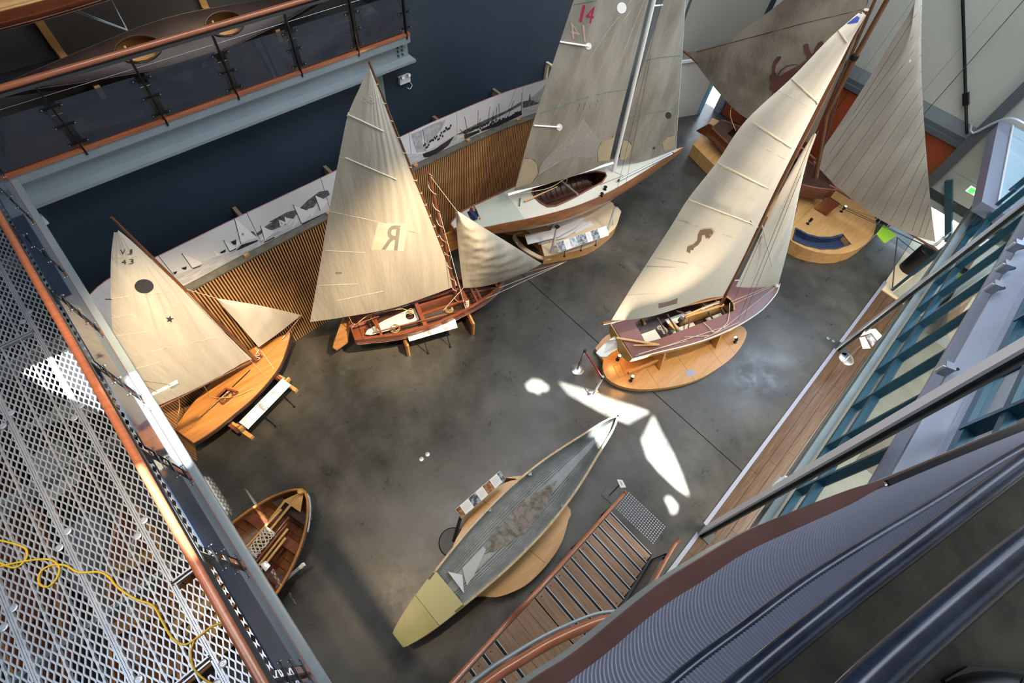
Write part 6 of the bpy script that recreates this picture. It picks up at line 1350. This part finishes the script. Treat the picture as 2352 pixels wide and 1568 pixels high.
for i, (a, b, w, lab) in enumerate([((-4.4, 8.0), (-5.0, 3.0), .42, 'dark red wooden rowing shell farther left below the grating'), ((-3.0, 5.6), (-4.3, 1.2), .45, 'varnished orange wooden boat lying below the middle of the grating')]):
    t = thing('stored_boat', (a[0], a[1], .1), lab, 'boat'); Hs = Hull((a[0], a[1], .55), (b[0], b[1], .55), [(0, .05), (.2, w * .8), (.5, w), (.8, w * .7), (1, .01)], .4, lambda q: .08 * (2 * q - 1) ** 2, lambda q: 1, .7)
    Hs.strakes(M['mahogany'] if i == 0 else M['varnish'], t, 6, 20); Hs.gunwale(M['varnish'], t, .02)
    Hs.shell('lining', M['mahogany'], t, inset=.02, th=.004)
    for q in (.2, .4, .6, .8): thw(q, -.1, .2, 'varnish' if i else 'mahogany', Hs, t, .03)
    for q in (.3, .7): MB().obox(Hs.P(q, -w * .6, -.55), Hs.u * .1, Hs.v * (w * 1.2), (0, 0, .15)).build('chock', M['dark_wood'], t)
# ---------------------------------------------------------------- far right corner
ex = ax(2238, 440, 0, 16.7); t = thing('exit_sign', tuple(ex), 'small green and white lit exit sign under the cream panels', 'sign')
MB().box(ex, (.05, .34, .16)).build('box', mat('sign_face', (.8, .9, .8), .4, emit=(.8, 1, .8, .5)), t); MB().box(ex + Vector((-.03, .06, .0)), (.01, .14, .12)).build('green_panel', mat('sign_green', (.05, .6, .08), .4, emit=(.1, .9, .12, .8)), t)
fw = thing('door_screen', (14.0, -1.75, 0), 'glass door screen with dark blue posts at the far end of the glass wall', 'glass wall')
p0 = gz(2049, 666); MB().bar(p0, (p0.x, p0.y, 3.6), .07, .07).build('post', M['mullion'], fw)
MB().bar((16.9, -1.96, .38), (16.9, -.75, 1.78), .12, .16).build('brace', M['mullion'], fw)
for y0, y1 in ((-1.75, -2.3), (-.55, -1.7)):
    MB().b2((14.0 if y0 < -1 else 15.9, min(y0, y1), .05), ((14.0 if y0 < -1 else 15.9) + .012, max(y0, y1), 1.9)).build('pane', M['glass'], fw)
p1, p2 = gz(2062, 500), gz(2052, 660); MB().bar(gz(2061, 545, .0), gz(2050, 660, 0), .02, .02).bar(gz(2061, 545, 1.0), gz(2050, 660, 1.0), .02, .02).build('glass_edge', M['dark_steel'], fw)
MB().bar(gz(2062, 545, 0), gz(2130, 600, 0), .02, .02).build('glass_edge', M['dark_steel'], fw)
bn = gz(2085, 618); t = thing('bin', tuple(bn), 'dark cylindrical bin standing behind the glass screen', 'bin')
MB().lathe(bn, [(.24, 0), (.26, .8), (.2, .84)], 24).build('body', M['black'], t, True)
bn = gz(2102, 600); t = thing('magazine_stand', tuple(bn), 'spindly white and dark rack of leaflets beside the dark bin', 'rack')
for dx in (-.1, .1):
    MB().bar((bn.x + dx, bn.y, .0), (bn.x + dx, bn.y, 1.0), .02, .02).build('upright', M['white'], t)
for z in (.2, .45, .7, .95): MB().box((bn.x, bn.y, z), (.24, .06, .02)).build('shelf', M['white'], t); MB().box((bn.x + .03, bn.y - .04, z + .08), (.12, .02, .14)).build('leaflet', M['photo_grey'], t)
gr = [(2012, 538), (2024, 521), (2058, 542), (2034, 556)]; p = [gz(x, y, .5) for x, y in gr]
t = thing('green_banner', tuple(p[0]), 'bright lime green square hanging beside the glass screen', 'banner'); MB().prism([p[0], p[1] + Vector((0, 0, .08)), p[2], p[3] - Vector((0, 0, .06))], (0, 0, .02)).build('cloth', mat('lime_green', (.32, .62, .03), .6), t)
MB().bar(p[0] + Vector((0, 0, .0)), (p[0].x, p[0].y, 0), .02, .02).bar(p[2], (p[2].x, p[2].y, 0), .02, .02).build('leg', M['alu'], t)
for i, (x, y) in enumerate([(2008, 500), (2024, 512)]):
    c = gz(x, y, 0); t = thing('metal_chair', tuple(c), ['grey metal-legged chair tucked nearest the round plinth', 'second grey metal-legged chair beside the lime green square'][i], 'chair')
    for dx in (-.16, .16):
        for dy in (-.16, .16): MB().tube([(c.x + dx * 1.2, c.y + dy * 1.2, 0), (c.x + dx, c.y + dy, .42)], .012, 6).build('leg', M['alu'], t, True)
    MB().box((c.x, c.y, .43), (.36, .36, .03)).build('seat', M['rust'] if i == 0 else M['dark_steel'], t); MB().box((c.x + .17, c.y, .65), (.03, .34, .22)).build('backrest', M['rust'] if i == 0 else M['dark_steel'], t)
    for dy in (-.15, .15): MB().tube([(c.x + .17, c.y + dy, .42), (c.x + .17, c.y + dy, .74)], .01, 6).build('back_post', M['alu'], t, True)
# glazed roof hood hanging from the end wall
hd = thing('glass_hood', (15.4, -1.2, 3.0), 'grey-framed hood with pale blue glass top at upper right', 'hood')
a0 = Vector((17.0, -.52, 3.5)); a1 = ax(2255, 463, 0, 14.0); vv = Vector((0, -2.6, .0))
b0 = a0 + vv; b1 = a1 + vv
MB().prism([a0, a1, b1, b0], (0, 0, -.28)).build('frame', M['silver'], hd)
f = lambda s, t_: a0.lerp(a1, s).lerp(b0.lerp(b1, s), t_)
MB().prism([f(.02, .12), f(.92, .12), f(.92, .96), f(.02, .96)], (0, 0, .03)).build('glass_top', mat('sky_reflection_blue', (.42, .60, .74), .08, 0, coat=.5), hd)  # reflected sky put into the opaque blue base colour
MB().tube([f(.02, .12) + Vector((0, 0, .04)), f(.92, .12) + Vector((0, 0, .04)), f(.92, .96) + Vector((0, 0, .04))], .02, 6).build('seal', M['white'], hd, True)
rope('conduit', [Vector((16.8, -.15, 3.2)), Vector((16.8, -.3, 3.05)), Vector((16.75, -.5, 3.5)), Vector((16.7, -.7, 3.75)), Vector((16.6, -1.2, 3.8)), Vector((16.5, -2.6, 3.9))], .03, M['alu'], hd)
# camera and light units fixed on the near steel column
cx = yw(4.72)
t = thing('security_camera', (4.75, cx + .02, 2.5), 'white security camera bracketed to the near steel column', 'camera')
q = ax(1795, 1108, 1, cx + .05)
MB().bar(q + Vector((-.12, .02, -.06)), q + Vector((.04, .03, .05)), .10, .10).build('body', M['white'], t); MB().bar(q + Vector((.04, .0, .03)), q + Vector((.14, -.06, .08)), .04, .04).tube([q + Vector((.05, .02, .0)), q + Vector((.05, .02, .12))], .03, 8).build('bracket', M['white'], t)
MB().lathe(q + Vector((-.12, .02, -.06)), [(.03, 0), (.028, .012)], 10, (-.9, 0, -.5)).build('lens', M['black'], t)
# things in the lobby behind the glass
for i, (x, y, lab, m, dims) in enumerate([(2080, 700, 'low white display counter behind the glass wall, far end', 'panel', (1.2, .6, .8)), (2140, 690, 'pale wooden cabinet in the lobby behind the blue mullions', 'ply_pale', (1.0, .6, .9)), (2185, 690, 'white framed display table farther inside the lobby', 'white', (1.4, .7, .75))]):
    p = gz(x, y); p = Vector((p.x, min(p.y, -3.4) - i * .95, 0)); t = thing('counter', tuple(p), lab, 'counter')
    MB().box(p + Vector((0, 0, dims[2] / 2)), (dims[0] * .95, dims[1] * .9, dims[2])).build('body', M[m], t); MB().box(p + Vector((0, 0, dims[2] + .02)), (dims[0], dims[1], .04)).build('top', M['white'], t)
    for k in range(4): MB().box(p + Vector((-.4 + k * .25, 0, dims[2] + .06)), (.14, .2, .04), .3 * k).build('leaflet', M['photo_grey'] if k % 2 else M['photo_dark'], t)
mt_ = thing('doormat', (9.5, -3.6, 0), 'wide brown mat on the lobby floor behind the glass', 'mat'); MB().b2((8.6, -4.6, .0), (10.6, -3.3, .012)).build('mat', M['carpet'], mt_)

# hanging light fitting in front of the lower corner of the VJ 43 sail
a_, b_ = gz(343, 911, 3.9), gz(409, 878, 3.9); hl = thing('hanging_light', tuple(a_), 'pale slim light fitting hung on wires before the VJ 43 sail', 'light')
MB().bar(a_, b_, .05, .04).build('housing', M['offwhite'], hl); MB().bar(b_ - (b_ - a_) * .3, b_ + (b_ - a_) * .02, .06, .05).build('end_cap', M['alu'], hl)
for f_ in (.3, .8): q_ = a_.lerp(b_, f_); MB().tube([q_, (q_.x, q_.y, 13.45)] if 0 else [q_, (-1.19, q_.y, 4.40)], .003, 4).build('wire', M['dark_steel'], hl)
